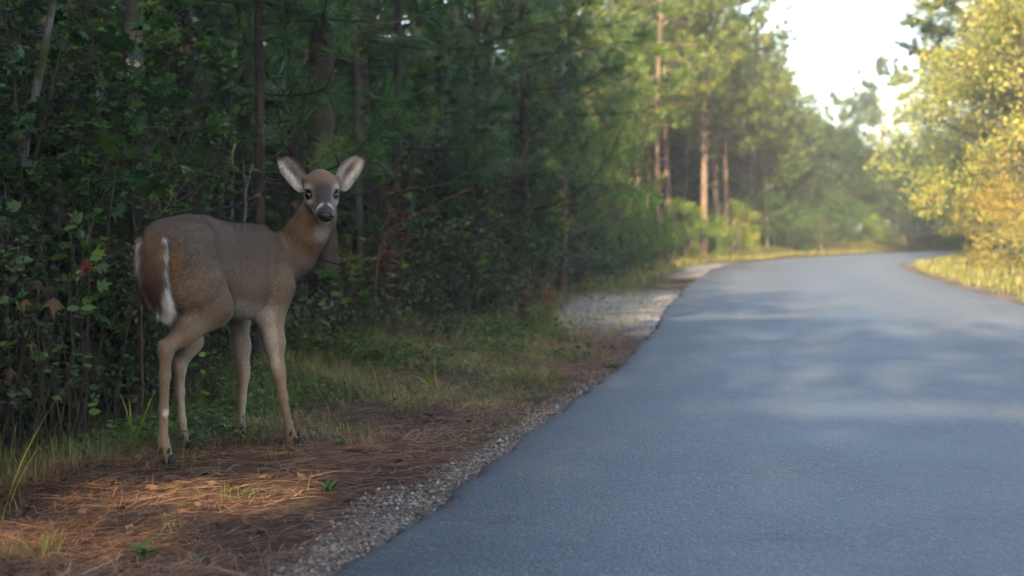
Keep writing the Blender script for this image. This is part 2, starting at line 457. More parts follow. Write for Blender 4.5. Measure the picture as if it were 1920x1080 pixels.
def rand_dirs(rng, n, zlo=-1, zhi=1):
    z = rng.uniform(zlo, zhi, n); a = rng.uniform(0, 2 * np.pi, n); r = np.sqrt(1 - z * z)
    return np.stack([r * np.cos(a), r * np.sin(a), z], 1)

def bend(a, b, rng, k=5, amt=.12, sag=0.0):
    a = np.asarray(a, float); b = np.asarray(b, float); t = np.linspace(0, 1, k)[:, None]
    L = np.linalg.norm(b - a)
    off = rng.normal(0, amt * L, 3)
    p = a + (b - a) * t + off * (t * (1 - t)) * 2
    p[:, 2] += sag * L * (t[:, 0] * (1 - t[:, 0]))
    return p

def tufts(mb, rng, P, D, n, length, width, spread=(.25, 1.5), tpl=NEEDLE1, stagger=.5, droop=.15):
    """needle brushes at points P pointing along D"""
    P = np.repeat(P, n, 0); D = np.repeat(nrm(D), n, 0); m = len(P)
    th = rng.uniform(spread[0], spread[1], m)
    r = rand_dirs(rng, m); perp = nrm(r - D * (r * D).sum(1, keepdims=True))
    d = D * np.cos(th)[:, None] + perp * np.sin(th)[:, None]; d[:, 2] -= droop
    st = P - D * (rng.random(m) * stagger * length)[:, None]
    L = length * rng.uniform(.7, 1.15, m)
    base = np.repeat(rng.beta(2, 2.4, m // n), n)
    a = np.clip(base + rng.normal(0, .10, m), 0, 1) * .93 + (rng.random(m) < .02) * .07
    V, F, A = stamp(*tpl, st, d, rand_dirs(rng, m), L, a, np.full(m, width))
    mb.add(V, F, A)

def pine(seed, H=8.5, base=3.0, r0=.10, blen=1.9, whorls=15, per=5, needle=(.17, .012, 26), lean=.15, sides=10, bare=0.0, dead=True, tpl=NEEDLE1, twigs=5, power=.75, tuft_step=.26):
    rng = np.random.default_rng(seed)
    k = 14; zz = np.linspace(0, H, k)
    ph = rng.uniform(0, 6.28, 2)
    px = lean * (zz / H) ** 1.5 * np.cos(ph[0]) + .05 * np.sin(zz * .8 + ph[1]); py = lean * (zz / H) ** 1.5 * np.sin(ph[0]) + .05 * np.sin(zz * .7 + ph[0])
    px -= px[0]; py -= py[0]
    tp = np.stack([px, py, zz], 1); tr = r0 * (1 - zz / H * .93) ** power; tr[0] *= 1.25
    tp[0, 2] = -.25
    tb = MB(); V, F = tube(tp, tr, sides)
    tb.add(V, F)
    nb = MB(); TP, TD = [], []
    at_z = lambda z: np.array([np.interp(z, zz, px), np.interp(z, zz, py), z])
    for wi, z in enumerate(np.linspace(base, H * .985, whorls)):
        f = (z - base) / (H - base)
        L0 = blen * (np.sin(np.pi * (.18 + .80 * f)) ** .8) * 1.0
        for b in range(rng.integers(max(2, per - 2), per + 1)):
            z1 = z + rng.normal(0, .12); a = rng.uniform(0, 6.28); L = max(.25, L0 * rng.uniform(.6, 1.15))
            up = rng.uniform(-.12, .35) + .6 * f ** 2
            d = np.array((np.cos(a), np.sin(a), up)); p0 = at_z(min(z1, H)); p1 = p0 + nrm(d) * L
            path = bend(p0, p1, rng, 6, .10, -.18); path[-1, 2] += .12 * L
            rb = max(.006, np.interp(z1, zz, tr) * .34)
            V, F = tube(path, np.linspace(rb, .004, 6), 5); tb.add(V, F)
            nt_ = max(2, int(twigs * L / blen + 1))
            for ti in range(nt_):
                t = rng.uniform(.30, 1.0) if ti else 1.0
                q = np.array([np.interp(t * 5, np.arange(6), path[:, i]) for i in range(3)])
                ax_ = nrm(path[min(5, int(t * 5) + 1)] - path[max(0, int(t * 5) - 1)])
                sd = rand_dirs(rng, 1, -.2, .8)[0]; dd = nrm(ax_ * .7 + sd * .75) if ti else nrm(ax_ + np.array((0, 0, .3)))
                tl = rng.uniform(.18, .5) * (1.1 - .4 * t)
                e = q + dd * tl
                V, F = tube(np.stack([q, (q + e) / 2 + rng.normal(0, .02, 3), e]), [.006, .005, .003], 4); tb.add(V, F)
                for w in np.arange(tl, .05, -tuft_step):
                    TP.append(q + dd * w); TD.append(dd)
    if dead:       # dead stubs below the crown
        for _ in range(int(7)):
            z = rng.uniform(base * .35, base); a = rng.uniform(0, 6.28); p0 = at_z(z); L = rng.uniform(.15, .7)
            V, F = tube(bend(p0, p0 + np.array((np.cos(a), np.sin(a), rng.uniform(-.3, .2))) * L, rng, 4), [.012, .009, .006, .003], 4); tb.add(V, F)
    tufts(nb, rng, np.array(TP), np.array(TD), needle[2], needle[0], needle[1], (.2, 1.35), tpl, droop=.15 if needle[1] > .005 else .38)
    return tb, nb

def broadleaf(seed, H=7.0, base=1.2, rx=2.2, r0=.09, clumps=90, per=150, leaf=.085, csize=.42, bottom=None, tpl=LEAF2, stems=1, shape=1.0, flat=.75):
    rng = np.random.default_rng(seed)
    tb, lb = MB(), MB()
    zc = (H + base) / 2; rz = (H - base) / 2
    tops = []
    for s in range(stems):
        a = rng.uniform(0, 6.28); sp = 0 if stems == 1 else rng.uniform(.1, .5) * rx
        top = np.array((np.cos(a) * sp, np.sin(a) * sp, H * rng.uniform(.72, .9)))
        p = bend((rng.normal(0, .04 * stems), rng.normal(0, .04 * stems), -.2), top, rng, 9, .05)
        V, F = tube(p, np.linspace(r0, r0 * .18, 9), 8); tb.add(V, F); tops.append(p)
    C = rand_dirs(rng, clumps) * (rng.random(clumps) ** .38)[:, None]
    lump = 1 + .22 * np.sin(3 * np.arctan2(C[:, 1], C[:, 0]) + seed) + .15 * np.sin(5 * C[:, 2] + seed * 2)
    C = C * lump[:, None]
    C = C * np.array((rx, rx, rz)); C[:, :2] *= (1 - .35 * np.clip(C[:, 2:] / rz, -1, 1) * shape); C[:, 2] += zc
    for c in C:
        tp = tops[rng.integers(len(tops))]
        zt = np.clip(c[2] - rng.uniform(.1, .5) * np.hypot(c[0], c[1]) - .1, .15 * H, tp[-1, 2])
        k = np.interp(zt, tp[:, 2], np.arange(9)); p0 = np.array([np.interp(k, np.arange(9), tp[:, i]) for i in range(3)])
        V, F = tube(bend(p0, c, rng, 5, .08), np.linspace(r0 * .28, .004, 5), 4); tb.add(V, F)
    n = np.maximum(10, rng.normal(per, per * .4, clumps).astype(int))
    P = np.repeat(C, n, 0); m = len(P)
    cs = np.repeat(rng.uniform(.6, 1.35, clumps) * csize, n)
    off = rand_dirs(rng, m) * (rng.random(m) ** .5)[:, None] * cs[:, None]; off[:, 2] *= flat
    X = nrm(off / cs[:, None] + rng.normal(0, .6, (m, 3)) + np.array((0, 0, -.25)))
    N = nrm(rng.normal(0, .8, (m, 3)) + np.array((0, 0, .7)) + .5 * off / cs[:, None])
    a = np.clip(np.repeat(rng.normal(.42, .17, clumps), n) + rng.normal(0, .16, m), 0, 1)
    V, F, A = stamp(*tpl, P + off, X, N, leaf * rng.uniform(.55, 1.25, m), a); lb.add(V, F, A)
    return tb, lb

def shrub(seed, H=1.6, rx=.8, stems=9, twigs=9, per=26, leaf=.04, tpl=LEAF4, width=1.0, arch=.3, low=.08, up=.5):
    """many thin stems from one base, leaves along the twigs"""
    rng = np.random.default_rng(seed); tb, lb = MB(), MB()
    P, X, N, S, A = [], [], [], [], []
    for s in range(stems):
        a = rng.uniform(0, 6.28); L = H * rng.uniform(.6, 1.15); rr = rx * np.sqrt(rng.random())
        b = np.array((rng.normal(0, .10) * rx, rng.normal(0, .10) * rx, -.05)); e = np.array((np.cos(a) * rr, np.sin(a) * rr, L))
        p = bend(b, e, rng, 7, .10, arch)
        V, F = tube(p, np.linspace(.0075, .002, 7), 5); tb.add(V, F)
        for t in range(twigs):
            u = low + (1 - low) * (t + rng.random()) / twigs
            q = np.array([np.interp(u * 6, np.arange(7), p[:, i]) for i in range(3)])
            d = rand_dirs(rng, 1, -.35, .7)[0] * np.array((1.25, 1.25, 1)); tl = rng.uniform(.18, .42) * rx * (1.1 - .4 * u)
            w = bend(q, q + d * tl, rng, 4, .10, -.15)
            V, F = tube(w, [.003, .0024, .0018, .001], 3); tb.add(V, F)
            n = max(4, int(per * rng.uniform(.6, 1.3)))
            uu = rng.random(n) ** .8
            pos = np.stack([np.interp(uu * 3, np.arange(4), w[:, i]) for i in range(3)], 1)
            side = rand_dirs(rng, n, -.5, .6); ax_ = nrm(w[-1] - w[0])
            P.append(pos + side * .01); X.append(nrm(side + ax_ * .5)); N.append(nrm(rng.normal(0, .5, (n, 3)) + np.array((0, 0, up * 2))))
            S.append(leaf * rng.uniform(.5, 1.2, n)); A.append(np.clip(rng.normal(.42, .12) + rng.normal(0, .16, n), 0, 1))
    V, F, A_ = stamp(*tpl, np.concatenate(P), np.concatenate(X), np.concatenate(N), np.concatenate(S), np.concatenate(A), np.concatenate(S) * width); lb.add(V, F, A_)
    return tb, lb

KIND = {}
def kind(name, tb, lb, bark, leafm):
    KIND[name] = (tb.build(name + '_wood', bark, True), lb.build(name + '_foliage', leafm, False))

# tall young pines with bare lower trunks
for i in range(4):
    kind(f'pine{i}', *pine(20 + i, H=[8.6, 9.2, 8.0, 9.6][i], base=[3.3, 3.6, 2.9, 3.8][i], r0=[.095, .085, .09, .10][i], blen=[2.0, 1.8, 1.9, 2.1][i], whorls=17, per=6, needle=(.20, .016, 36), twigs=10), M_PINEBARK, M_NEEDLE)
# bushy pines with branches nearly to the ground
for i in range(3):
    kind(f'bushpine{i}', *pine(40 + i, H=[6.5, 7.5, 5.5][i], base=[.7, 1.0, .5][i], r0=.075, blen=[1.7, 1.9, 1.5][i], whorls=17, per=6, needle=(.19, .013, 36), twigs=9, dead=False), M_PINEBARK, M_NEEDLE)
# long-needled pines close by
for i in range(3):
    kind(f'nearpine{i}', *pine(60 + i, H=[4.6, 5.2, 6.0][i], base=[1.15, 1.0, 1.5][i], r0=[.035, .04, .05][i], blen=[1.25, 1.4, 1.5][i], whorls=12, per=4, needle=(.19, .0035, 75), twigs=4, dead=True, tpl=NEEDLE3, tuft_step=.16), M_PINEBARK, M_NEEDLE)
# broadleaved trees
for i in range(4):
    kind(f'broad{i}', *broadleaf(80 + i, H=[6.0, 7.0, 8.2, 5.2][i], base=[.5, .8, 1.6, .3][i], rx=[2.1, 2.3, 2.8, 2.0][i], r0=.10, clumps=[120, 130, 150, 110][i], per=150, leaf=.10, csize=.46, stems=[1, 2, 1, 3][i]), M_BARK, M_GREEN)
for i in range(3):
    kind(f'gold{i}', *broadleaf(180 + i, H=[6.2, 7.4, 8.2][i], base=[.5, .6, .9][i], rx=[2.1, 2.4, 2.9][i], r0=.10, clumps=[135, 150, 190][i], per=240, leaf=.078, csize=.50, stems=[1, 2, 1][i], shape=.6), M_BARK, M_GOLD)
# low dense bushes (distance)
for i in range(3):
    kind(f'bush{i}', *broadleaf(100 + i, H=[2.2, 1.7, 2.8][i], base=-.15, rx=[1.2, 1.1, 1.3][i], r0=.03, clumps=70, per=120, leaf=.06, csize=.30, stems=5, shape=.5), M_BARK, M_GREEN)
for i in range(3):
    KIND[f'goldbush{i}'] = (KIND[f'bush{i}'][0], KIND[f'bush{i}'][1].copy()); KIND[f'goldbush{i}'][1].materials[0] = M_GOLD
# small-leaved tangles close by
for i in range(4):
    kind(f'fine{i}', *shrub(120 + i, H=[1.25, 1.5, 1.0, 1.8][i], rx=[.62, .7, .6, .7][i], stems=[15, 17, 15, 17][i], twigs=17, per=27, leaf=[.034, .038, .030, .036][i], width=.9, tpl=LEAF2), M_TWIG, M_FINE)
for i in range(3):
    kind(f'leafy{i}', *shrub(140 + i, H=[1.5, 1.9, 2.3][i], rx=[.7, .75, .8][i], stems=[11, 12, 13][i], twigs=11, per=16, leaf=[.062, .070, .066][i], width=1.0), M_TWIG, M_GREEN)
for i in range(2):
    kind(f'lobed{i}', *shrub(150 + i, H=[2.3, 2.7][i], rx=[.75, .8][i], stems=8, twigs=12, per=12, leaf=.085, tpl=LOBED, low=.25), M_TWIG, M_GREEN)

def plant(name, k, x, y, label, cat, rz=0.0, sc=1.0, tint=WHITE4, group=None, wood=(1, 1, 1, 1), parts=('trunk', 'crown'), tilt=(0, 0), dz=0.0, sxy=None):
    z = float(ground_z(np.array([x]), np.array([y]))[0]) + dz
    root = obj(name, None, loc=(x, y, z), rot=(tilt[0], tilt[1], rz), scale=(sc if sxy is None else (sxy, sxy, sc)), label=label, category=cat, group=group)
    w, f = KIND[k]
    a = obj(parts[0], w, root); a.color = wood
    b = obj(parts[1], f, root); b.color = (*tint[:3], 1)
    return root
def at_px(px, Y): return ((px - 960) / FPX * Y, Y)

RNG = np.random.default_rng(77)
def rz(): return float(RNG.uniform(0, 6.28))

SH = ('stem', 'foliage')
# ---- left: pines with bare trunks beyond the verge; warm tint paints sunlight on crowns
LEFT_PINES = [
    (1175, 47, 0, 'slender pine at the shaded left end of the row of bare trunks'), (1197, 43, 1, 'pink-lit pine trunk just left of the dark pine trunk'), (1212, 49, 2, 'thin sunlit pine set back between two thicker trunks'),
    (1236, 37, 0, 'dark-barked pine trunk rising from the grass at the bend'), (1252, 45, 3, 'pale pine trunk close behind the dark-barked pine'), (1284, 52, 1, 'distant pine trunk between the dark pine and the tall pine'),
    (1320, 39.5, 3, 'tall straight pine with long bare trunk beside the road bend'), (1345, 47, 2, 'thin pine trunk right behind the tall straight pine'), (1362, 44, 0, 'rightmost bare pine trunk of the row, above yellow bushes'),
    (1140, 40, 1, 'pine half hidden behind the vivid green bush'), (1385, 54, 2, 'pine crown rising behind the rightmost bare trunk'), (1298, 58, 0, 'far pine deep in the sunlit stand'), (1228, 60, 1, 'farthest pine seen through the row of trunks')]
for px, Y, k, lab in LEFT_PINES:
    x, y = at_px(px, Y)
    plant('pine_tree', f'pine{k}', x, y, lab, 'pine tree', rz(), float(RNG.uniform(.95, 1.12)), (1.55, 1.3, .6), 'tall bare-trunked pines by the bend', (1.15, 1.1, 1.1, 1))
# ---- left: bushy pines stepping back to the skyline; warm tints add painted sun
for px, Y, k, sc, tint, lab in [
    (925, 17, 2, .85, (1.1, 1.15, .75), 'dark bushy pine overhanging the thicket beside the trunks'), (1000, 21, 0, .85, (1.2, 1.2, .7), 'bushy pine with blurred soft boughs left of the cedar'), (1055, 27, 1, .80, (1.3, 1.25, .7), 'blue-green bushy pine above the cedar'),
    (1100, 31, 0, .95, (1.3, 1.25, .7), 'bushy pine above the yellow leaf sprays'), (1150, 36, 2, .85, (1.5, 1.3, .7), 'bushy pine with sun-tipped boughs behind the vivid green bush'),
    (1405, 50, 1, 1.0, (1.45, 1.25, .7), 'bushy pine at the edge of the open sky'), (1436, 56, 1, .95, (1.4, 1.2, .75), 'second pine along the stepped skyline'), (1466, 64, 0, 1.0, (1.2, 1.1, .8), 'third pine along the stepped skyline'),
    (1492, 72, 1, .92, (.9, 1, .9), 'narrow dark green pine where the skyline dips'), (1514, 80, 0, .95, (1.1, 1, .85), 'last and smallest pine on the left skyline')]:
    x, y = at_px(px, Y)
    plant('pine_tree', f'bushpine{k}', x, y, lab, 'pine tree', rz(), sc, tint, 'bushy pines on the left of the road')
# ---- far end of the road; dark tints paint in shade, warm ones sunlight
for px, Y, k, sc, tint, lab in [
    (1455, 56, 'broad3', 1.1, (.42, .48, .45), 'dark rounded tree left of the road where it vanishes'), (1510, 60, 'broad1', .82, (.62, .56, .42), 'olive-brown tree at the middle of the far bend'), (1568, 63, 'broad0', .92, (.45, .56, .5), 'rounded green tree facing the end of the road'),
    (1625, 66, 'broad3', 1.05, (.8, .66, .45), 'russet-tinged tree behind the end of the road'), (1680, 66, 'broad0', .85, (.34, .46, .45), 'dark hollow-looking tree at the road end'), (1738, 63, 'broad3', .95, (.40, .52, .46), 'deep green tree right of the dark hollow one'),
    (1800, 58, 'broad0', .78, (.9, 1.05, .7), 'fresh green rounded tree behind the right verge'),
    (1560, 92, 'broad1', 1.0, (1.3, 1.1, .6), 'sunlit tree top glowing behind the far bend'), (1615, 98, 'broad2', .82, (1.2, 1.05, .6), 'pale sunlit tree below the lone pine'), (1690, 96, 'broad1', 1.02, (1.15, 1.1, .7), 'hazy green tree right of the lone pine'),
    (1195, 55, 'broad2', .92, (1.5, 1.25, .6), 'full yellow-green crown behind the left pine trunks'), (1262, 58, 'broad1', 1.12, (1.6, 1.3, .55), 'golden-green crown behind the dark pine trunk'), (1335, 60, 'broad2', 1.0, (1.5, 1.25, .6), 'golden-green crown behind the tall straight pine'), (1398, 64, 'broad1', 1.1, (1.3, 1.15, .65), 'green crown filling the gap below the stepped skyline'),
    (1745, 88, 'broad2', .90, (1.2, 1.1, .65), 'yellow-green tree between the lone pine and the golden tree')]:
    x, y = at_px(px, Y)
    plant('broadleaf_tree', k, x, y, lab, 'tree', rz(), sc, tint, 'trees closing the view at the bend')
x, y = at_px(1652, 100)
kind('lonepine', *pine(303, H=11.2, base=7.6, r0=.13, blen=2.9, whorls=6, per=5, needle=(.36, .05, 110), twigs=10, dead=False), M_PINEBARK, M_NEEDLE)
plant('pine_tree', 'lonepine', x, y, 'lone tall pine with sparse crown against the white sky', 'pine tree', 1.0, 1.0, (1, 1, .9), None, (1.6, 1.4, 1.2, 1))
x, y = at_px(1578, 104)
plant('pine_tree', 'lonepine', x, y, 'small thin-topped pine left of the lone pine', 'pine tree', 2.5, .80, (1, 1, .9))
# ---- right: golden trees in the sun
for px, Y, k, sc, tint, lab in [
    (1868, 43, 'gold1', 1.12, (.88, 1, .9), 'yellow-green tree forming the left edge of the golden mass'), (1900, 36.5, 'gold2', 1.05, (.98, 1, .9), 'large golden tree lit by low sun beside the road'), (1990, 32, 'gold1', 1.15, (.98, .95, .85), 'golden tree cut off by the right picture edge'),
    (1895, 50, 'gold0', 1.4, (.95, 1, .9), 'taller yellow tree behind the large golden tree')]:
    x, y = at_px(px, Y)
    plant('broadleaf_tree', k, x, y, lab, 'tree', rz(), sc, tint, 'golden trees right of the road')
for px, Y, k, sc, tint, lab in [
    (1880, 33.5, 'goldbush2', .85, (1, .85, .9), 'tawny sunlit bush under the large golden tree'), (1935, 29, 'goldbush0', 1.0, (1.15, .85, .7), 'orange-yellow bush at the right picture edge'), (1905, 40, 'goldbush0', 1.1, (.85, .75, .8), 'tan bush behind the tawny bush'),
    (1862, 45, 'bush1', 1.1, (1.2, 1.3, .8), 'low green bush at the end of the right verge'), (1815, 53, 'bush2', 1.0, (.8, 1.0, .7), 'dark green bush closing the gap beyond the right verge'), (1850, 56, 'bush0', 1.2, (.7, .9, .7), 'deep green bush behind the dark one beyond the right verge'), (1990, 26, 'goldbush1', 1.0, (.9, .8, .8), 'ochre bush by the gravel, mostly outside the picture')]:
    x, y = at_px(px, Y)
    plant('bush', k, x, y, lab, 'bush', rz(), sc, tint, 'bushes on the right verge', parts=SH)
# the pine whose long bough reaches over the road from the right
def bough_pine():
    rng = np.random.default_rng(306); tb, nb = MB(), MB(); H = 9.0
    z = np.linspace(-.2, H, 12); tp = np.stack([.08 * np.sin(z * .6), .05 * np.sin(z * .5), z], 1)
    V, F = tube(tp, .13 * (1 - .85 * np.clip(z / H, 0, 1)), 10); tb.add(V, F)
    TP, TD = [], []
    boughs = [(5.45, 3.05, 1.15, 175), (5.15, 2.5, .45, 195), (4.75, 2.2, .25, 165), (6.0, 2.4, .7, 185), (6.5, 2.0, .6, 150)] + [(rng.uniform(4.6, 8.6), rng.uniform(1.0, 2.0), rng.uniform(.1, .6), rng.uniform(0, 360)) for _ in range(16)]
    for z0, L, rise, az in boughs:
        a = R(az); p0 = np.array((0, 0, z0)); p1 = p0 + np.array((np.cos(a) * L, np.sin(a) * L, rise))
        p = bend(p0, p1, rng, 8, .05, -.15)
        V, F = tube(p, np.linspace(.035, .006, 8), 6); tb.add(V, F)
        for k in range(int(9 * L)):
            t = rng.uniform(.35, 1) * 7 if k else 7; q = np.array([np.interp(t, np.arange(8), p[:, i]) for i in range(3)])
            dd = nrm(nrm(p1 - p0) * .6 + rand_dirs(rng, 1, -.5, .6)[0]); tl = rng.uniform(.2, .55); e = q + dd * tl
            V, F = tube(np.stack([q, (q + e) / 2, e]), [.008, .006, .004], 4); tb.add(V, F)
            for w in np.arange(tl, .08, -.14): TP.append(q + dd * w); TD.append(dd)
    tufts(nb, rng, np.array(TP), np.array(TD), 60, .20, .016, (.2, 1.3), NEEDLE1)
    return tb, nb
kind('boughpine', *bough_pine(), M_PINEBARK, M_NEEDLE)
x, y = at_px(1880, 38)
plant('pine_tree', 'boughpine', x, y, 'pine with long boughs reaching left into the sky above the golden trees', 'pine tree', 0, 1.0, (.75, .85, .65))
# ---- bushes at the foot of the left stand; dark road-end tints stand for shade
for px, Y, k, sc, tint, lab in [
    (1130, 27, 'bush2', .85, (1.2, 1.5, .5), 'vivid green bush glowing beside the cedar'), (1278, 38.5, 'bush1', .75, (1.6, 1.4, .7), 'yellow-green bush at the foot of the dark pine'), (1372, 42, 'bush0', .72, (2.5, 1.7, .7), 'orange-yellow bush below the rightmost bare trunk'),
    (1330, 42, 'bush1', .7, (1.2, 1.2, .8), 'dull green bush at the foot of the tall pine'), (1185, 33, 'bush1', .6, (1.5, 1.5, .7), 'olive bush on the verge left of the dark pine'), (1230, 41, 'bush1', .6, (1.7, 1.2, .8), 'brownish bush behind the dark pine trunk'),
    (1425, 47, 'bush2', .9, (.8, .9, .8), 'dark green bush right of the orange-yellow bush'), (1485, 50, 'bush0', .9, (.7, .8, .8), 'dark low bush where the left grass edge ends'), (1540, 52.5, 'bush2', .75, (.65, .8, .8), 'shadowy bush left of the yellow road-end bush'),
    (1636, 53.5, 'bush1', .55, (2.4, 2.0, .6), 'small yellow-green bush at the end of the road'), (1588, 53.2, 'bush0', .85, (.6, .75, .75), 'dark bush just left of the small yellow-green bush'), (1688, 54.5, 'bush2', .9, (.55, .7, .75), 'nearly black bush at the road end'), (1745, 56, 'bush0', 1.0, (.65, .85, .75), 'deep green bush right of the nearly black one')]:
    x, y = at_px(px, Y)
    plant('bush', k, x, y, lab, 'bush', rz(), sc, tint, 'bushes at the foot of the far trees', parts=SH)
# ---- cedar
kind('cedar', *broadleaf(410, H=3.4, base=.25, rx=.75, r0=.06, clumps=110, per=130, leaf=.034, csize=.22, shape=1.3), M_PINEBARK, M_GREEN)
x, y = at_px(1046, 18.5)
plant('cedar_tree', 'cedar', x, y, 'narrow dark cedar standing forward of the thicket', 'cedar tree', 0, 1.0, (.55, .8, .5))

# ---- the thicket: a front row of shrubs one can tell apart, undergrowth as one mass behind them
MARKS = [(-9999, 'at the left picture edge'), (60, 'beside the red and rusty maple leaves'), (150, 'left of the deer tail'), (250, 'behind the deer hind legs'), (350, 'seen between the deer legs'), (440, 'below the deer chest'), (530, 'just right of the deer forelegs'),
         (610, 'below and right of the deer head'), (690, 'under the reddish trunk'), (770, 'below the two slim trunks'), (860, 'halfway between the deer and the cedar'), (950, 'left of the cedar foot'), (1030, 'at the cedar foot'), (1085, 'above the wide gravel patch'), (1130, 'under the vivid green bush'), (1180, 'on the verge before the dark pine')]
used = {}
def thicket_label(k, x, y, sc, tone):
    px = 960 + FPX * x / y
    mark = [m for p, m in MARKS if px >= p][-1]
    size = 'low' if sc < .75 else 'waist-high' if sc < 1.0 else 'tall'
    leaf_ = 'small-leaved' if k.startswith('fine') else 'broad-leaved'
    for depth in ('', ', nearer one', ', farther one', ', hindmost one'):
        lab = f'{size} {tone} {leaf_} shrub {mark}{depth}'
        if lab not in used:
            used[lab] = 1
            return lab, None
    return lab, 'thicket shrubs ' + mark
TONES = [('dark green', (.75, .90, .75)), ('grey-green', (.95, 1.0, 1.0)), ('olive', (1.35, 1.15, .7)), ('bright green', (1.1, 1.4, .6)), ('brownish', (1.25, .92, .6)), ('bluish green', (.7, .95, 1.05))]
yv = 4.5
while yv < 33:
    for row in range(2 if yv < 13 else 1):
        y = yv + RNG.uniform(-.25, .25); x = xfront(y) - .42 - row * .55 + RNG.uniform(-.2, .2)
        if row == 0:
            k = f'fine{RNG.integers(4)}' if RNG.random() < .8 else f'leafy{RNG.integers(2)}'; sc = RNG.uniform(.62, .92)
        else:
            k = ['leafy0', 'leafy1', 'fine1', 'fine3'][RNG.integers(4)]; sc = RNG.uniform(.95, 1.2)
        if -.24 < x / y < -.10: sc = RNG.uniform(.55, .72)
        if yv > 13: sc = RNG.uniform(.9, 1.3) if yv < 21 else RNG.uniform(.55, .8)
        tone, tint = TONES[RNG.choice(6, p=[.27, .22, .2, .1, .07, .14])]
        lab, grp = thicket_label(k, x, y, sc, tone)
        plant('thicket_shrub', k, x, y, lab, 'shrub', rz(), float(sc), tint, grp or 'shrubs along the front of the thicket', parts=SH, tilt=(0, float(RNG.uniform(-.1, .12))))
    yv += .50 if yv < 12 else .9 if yv < 20 else 1.5

def build_undergrowth():
    rng = np.random.default_rng(31); mb = MB(); tw = MB()
    y = 3.6
    while y < 36:
        for row in range(6):
            d = .30 + row * .52 + rng.uniform(-.25, .25); yy = y + rng.uniform(-.3, .3); x = xfront(yy) - d
            H = rng.uniform(.9, 1.5) + .18 * row; z0 = .1
            if -.25 < x / yy < -.10 and 5.5 < yy < 13: H = rng.uniform(.45, .75)
            if row == 0: H *= .6
            if row == 5: H += .4
            if yy > 22: H *= .6
            lf = [.022, .030, .040, .058][rng.integers(4)] * (1 if yy < 14 else 1.6); n = int((1.5 if row < 2 and yy < 8 else .9) * min(1900, 50 / lf) * (1 if yy < 14 else .8))
            h = rng.random(n) ** .85
            cl = rng.integers(0, 26, n); cc = rng.normal(0, 1, (26, 3)) * np.array((.34, .34, .0)); ch = rng.random(26)
            P = np.stack([x + cc[cl, 0] + rng.normal(0, .10, n), yy + cc[cl, 1] + rng.normal(0, .10, n), z0 + np.clip(ch[cl] + rng.normal(0, .08, n), 0, 1.1) * H], 1)
            ok = ~((P[:, 1] < 6.3) & (P[:, 0] > -1.80)); P = P[ok]; cl = cl[ok]; n = len(P)
            ok = P[:, 0] > -.47 * P[:, 1]; P = P[ok]; cl = cl[ok]; n = len(P)
            if n < 5: continue
            a = np.clip(rng.normal(.40, .1) + rng.normal(0, .17, n) + (ch[cl] - .5) * .1, 0, 1)
            V, F, A = stamp(*LEAF2, P, rand_dirs(rng, n, -.8, .5), nrm(rng.normal(0, .7, (n, 3)) + np.array((0, 0, .9))), lf * rng.uniform(.5, 1.3, n), a); mb.add(V, F, A)
            for c in range(0, 26, 3):
                V, F = tube(bend((x + rng.normal(0, .1), yy + rng.normal(0, .1), 0), (x + cc[c, 0], yy + cc[c, 1], z0 + ch[c] * H), rng, 4, .12), [.005, .004, .003, .0015], 3); tw.add(V, F)
        y += .5 if y < 14 else .9
    V1, F1, A1 = tw.arr(); V2, F2, A2 = mb.arr()
    me = mesh('undergrowth', np.concatenate([V1, V2]), np.concatenate([F1, F2 + len(V1)]), M_TWIG, {'rnd': ('FLOAT', np.concatenate([A1, A2]))}, False)
    me.materials.append(M_FINE)
    me.polygons.foreach_set('material_index', np.concatenate([np.zeros(len(F1)), np.ones(len(F2))]).astype(np.int32))
    obj('undergrowth', me, kind='stuff', label='dense dark undergrowth filling the thicket', category='undergrowth')
build_undergrowth()

# ---- trees standing in the thicket
def straight_tree(seed, H, r0, lean, bark, kinks=.03, limbs=5, foot=None):
    rng = np.random.default_rng(seed); tb, lb = MB(), MB()
    z = np.linspace(-.2, H, 16); w = rng.uniform(0, 6.28, 4)
    p = np.stack([lean[0] * z + kinks * np.sin(z * 1.6 + w[0]) + kinks * .5 * np.sin(z * 4 + w[1]), lean[1] * z + kinks * np.sin(z * 1.3 + w[2]), z], 1); p[:, :2] -= p[1, :2]
    r = r0 * (1 - .75 * np.clip(z / H, 0, 1)); r[0] *= 1.4; r[1] *= 1.15
    V, F = tube(p, r, 12); V = V + rng.normal(0, r0 * .02, V.shape); tb.add(V, F)
    C = []
    for i in range(limbs):
        zz = H * rng.uniform(.52, .95); q = np.array([np.interp(zz, z, p[:, k]) for k in range(3)])
        e = q + rand_dirs(rng, 1, .0, .6)[0] * rng.uniform(.7, 1.6)
        V, F = tube(bend(q, e, rng, 6, .1), np.linspace(r0 * .3, .005, 6), 5); tb.add(V, F)
        for _ in range(6): C.append(q + (e - q) * rng.uniform(.4, 1.1) + rng.normal(0, .22, 3))
    C = np.array(C); n = 90; P = np.repeat(C, n, 0) + rng.normal(0, .22, (len(C) * n, 3)); m = len(P)
    V, F, A = stamp(*LEAF4, P, nrm(rng.normal(0, 1, (m, 3)) + np.array((0, 0, -.4))), nrm(rng.normal(0, .5, (m, 3)) + np.array((0, 0, 1))),   .055 * rng.uniform(.6, 1.2, m), rng.beta(2, 2.5, m)); lb.add(V, F, A)
    return tb, lb
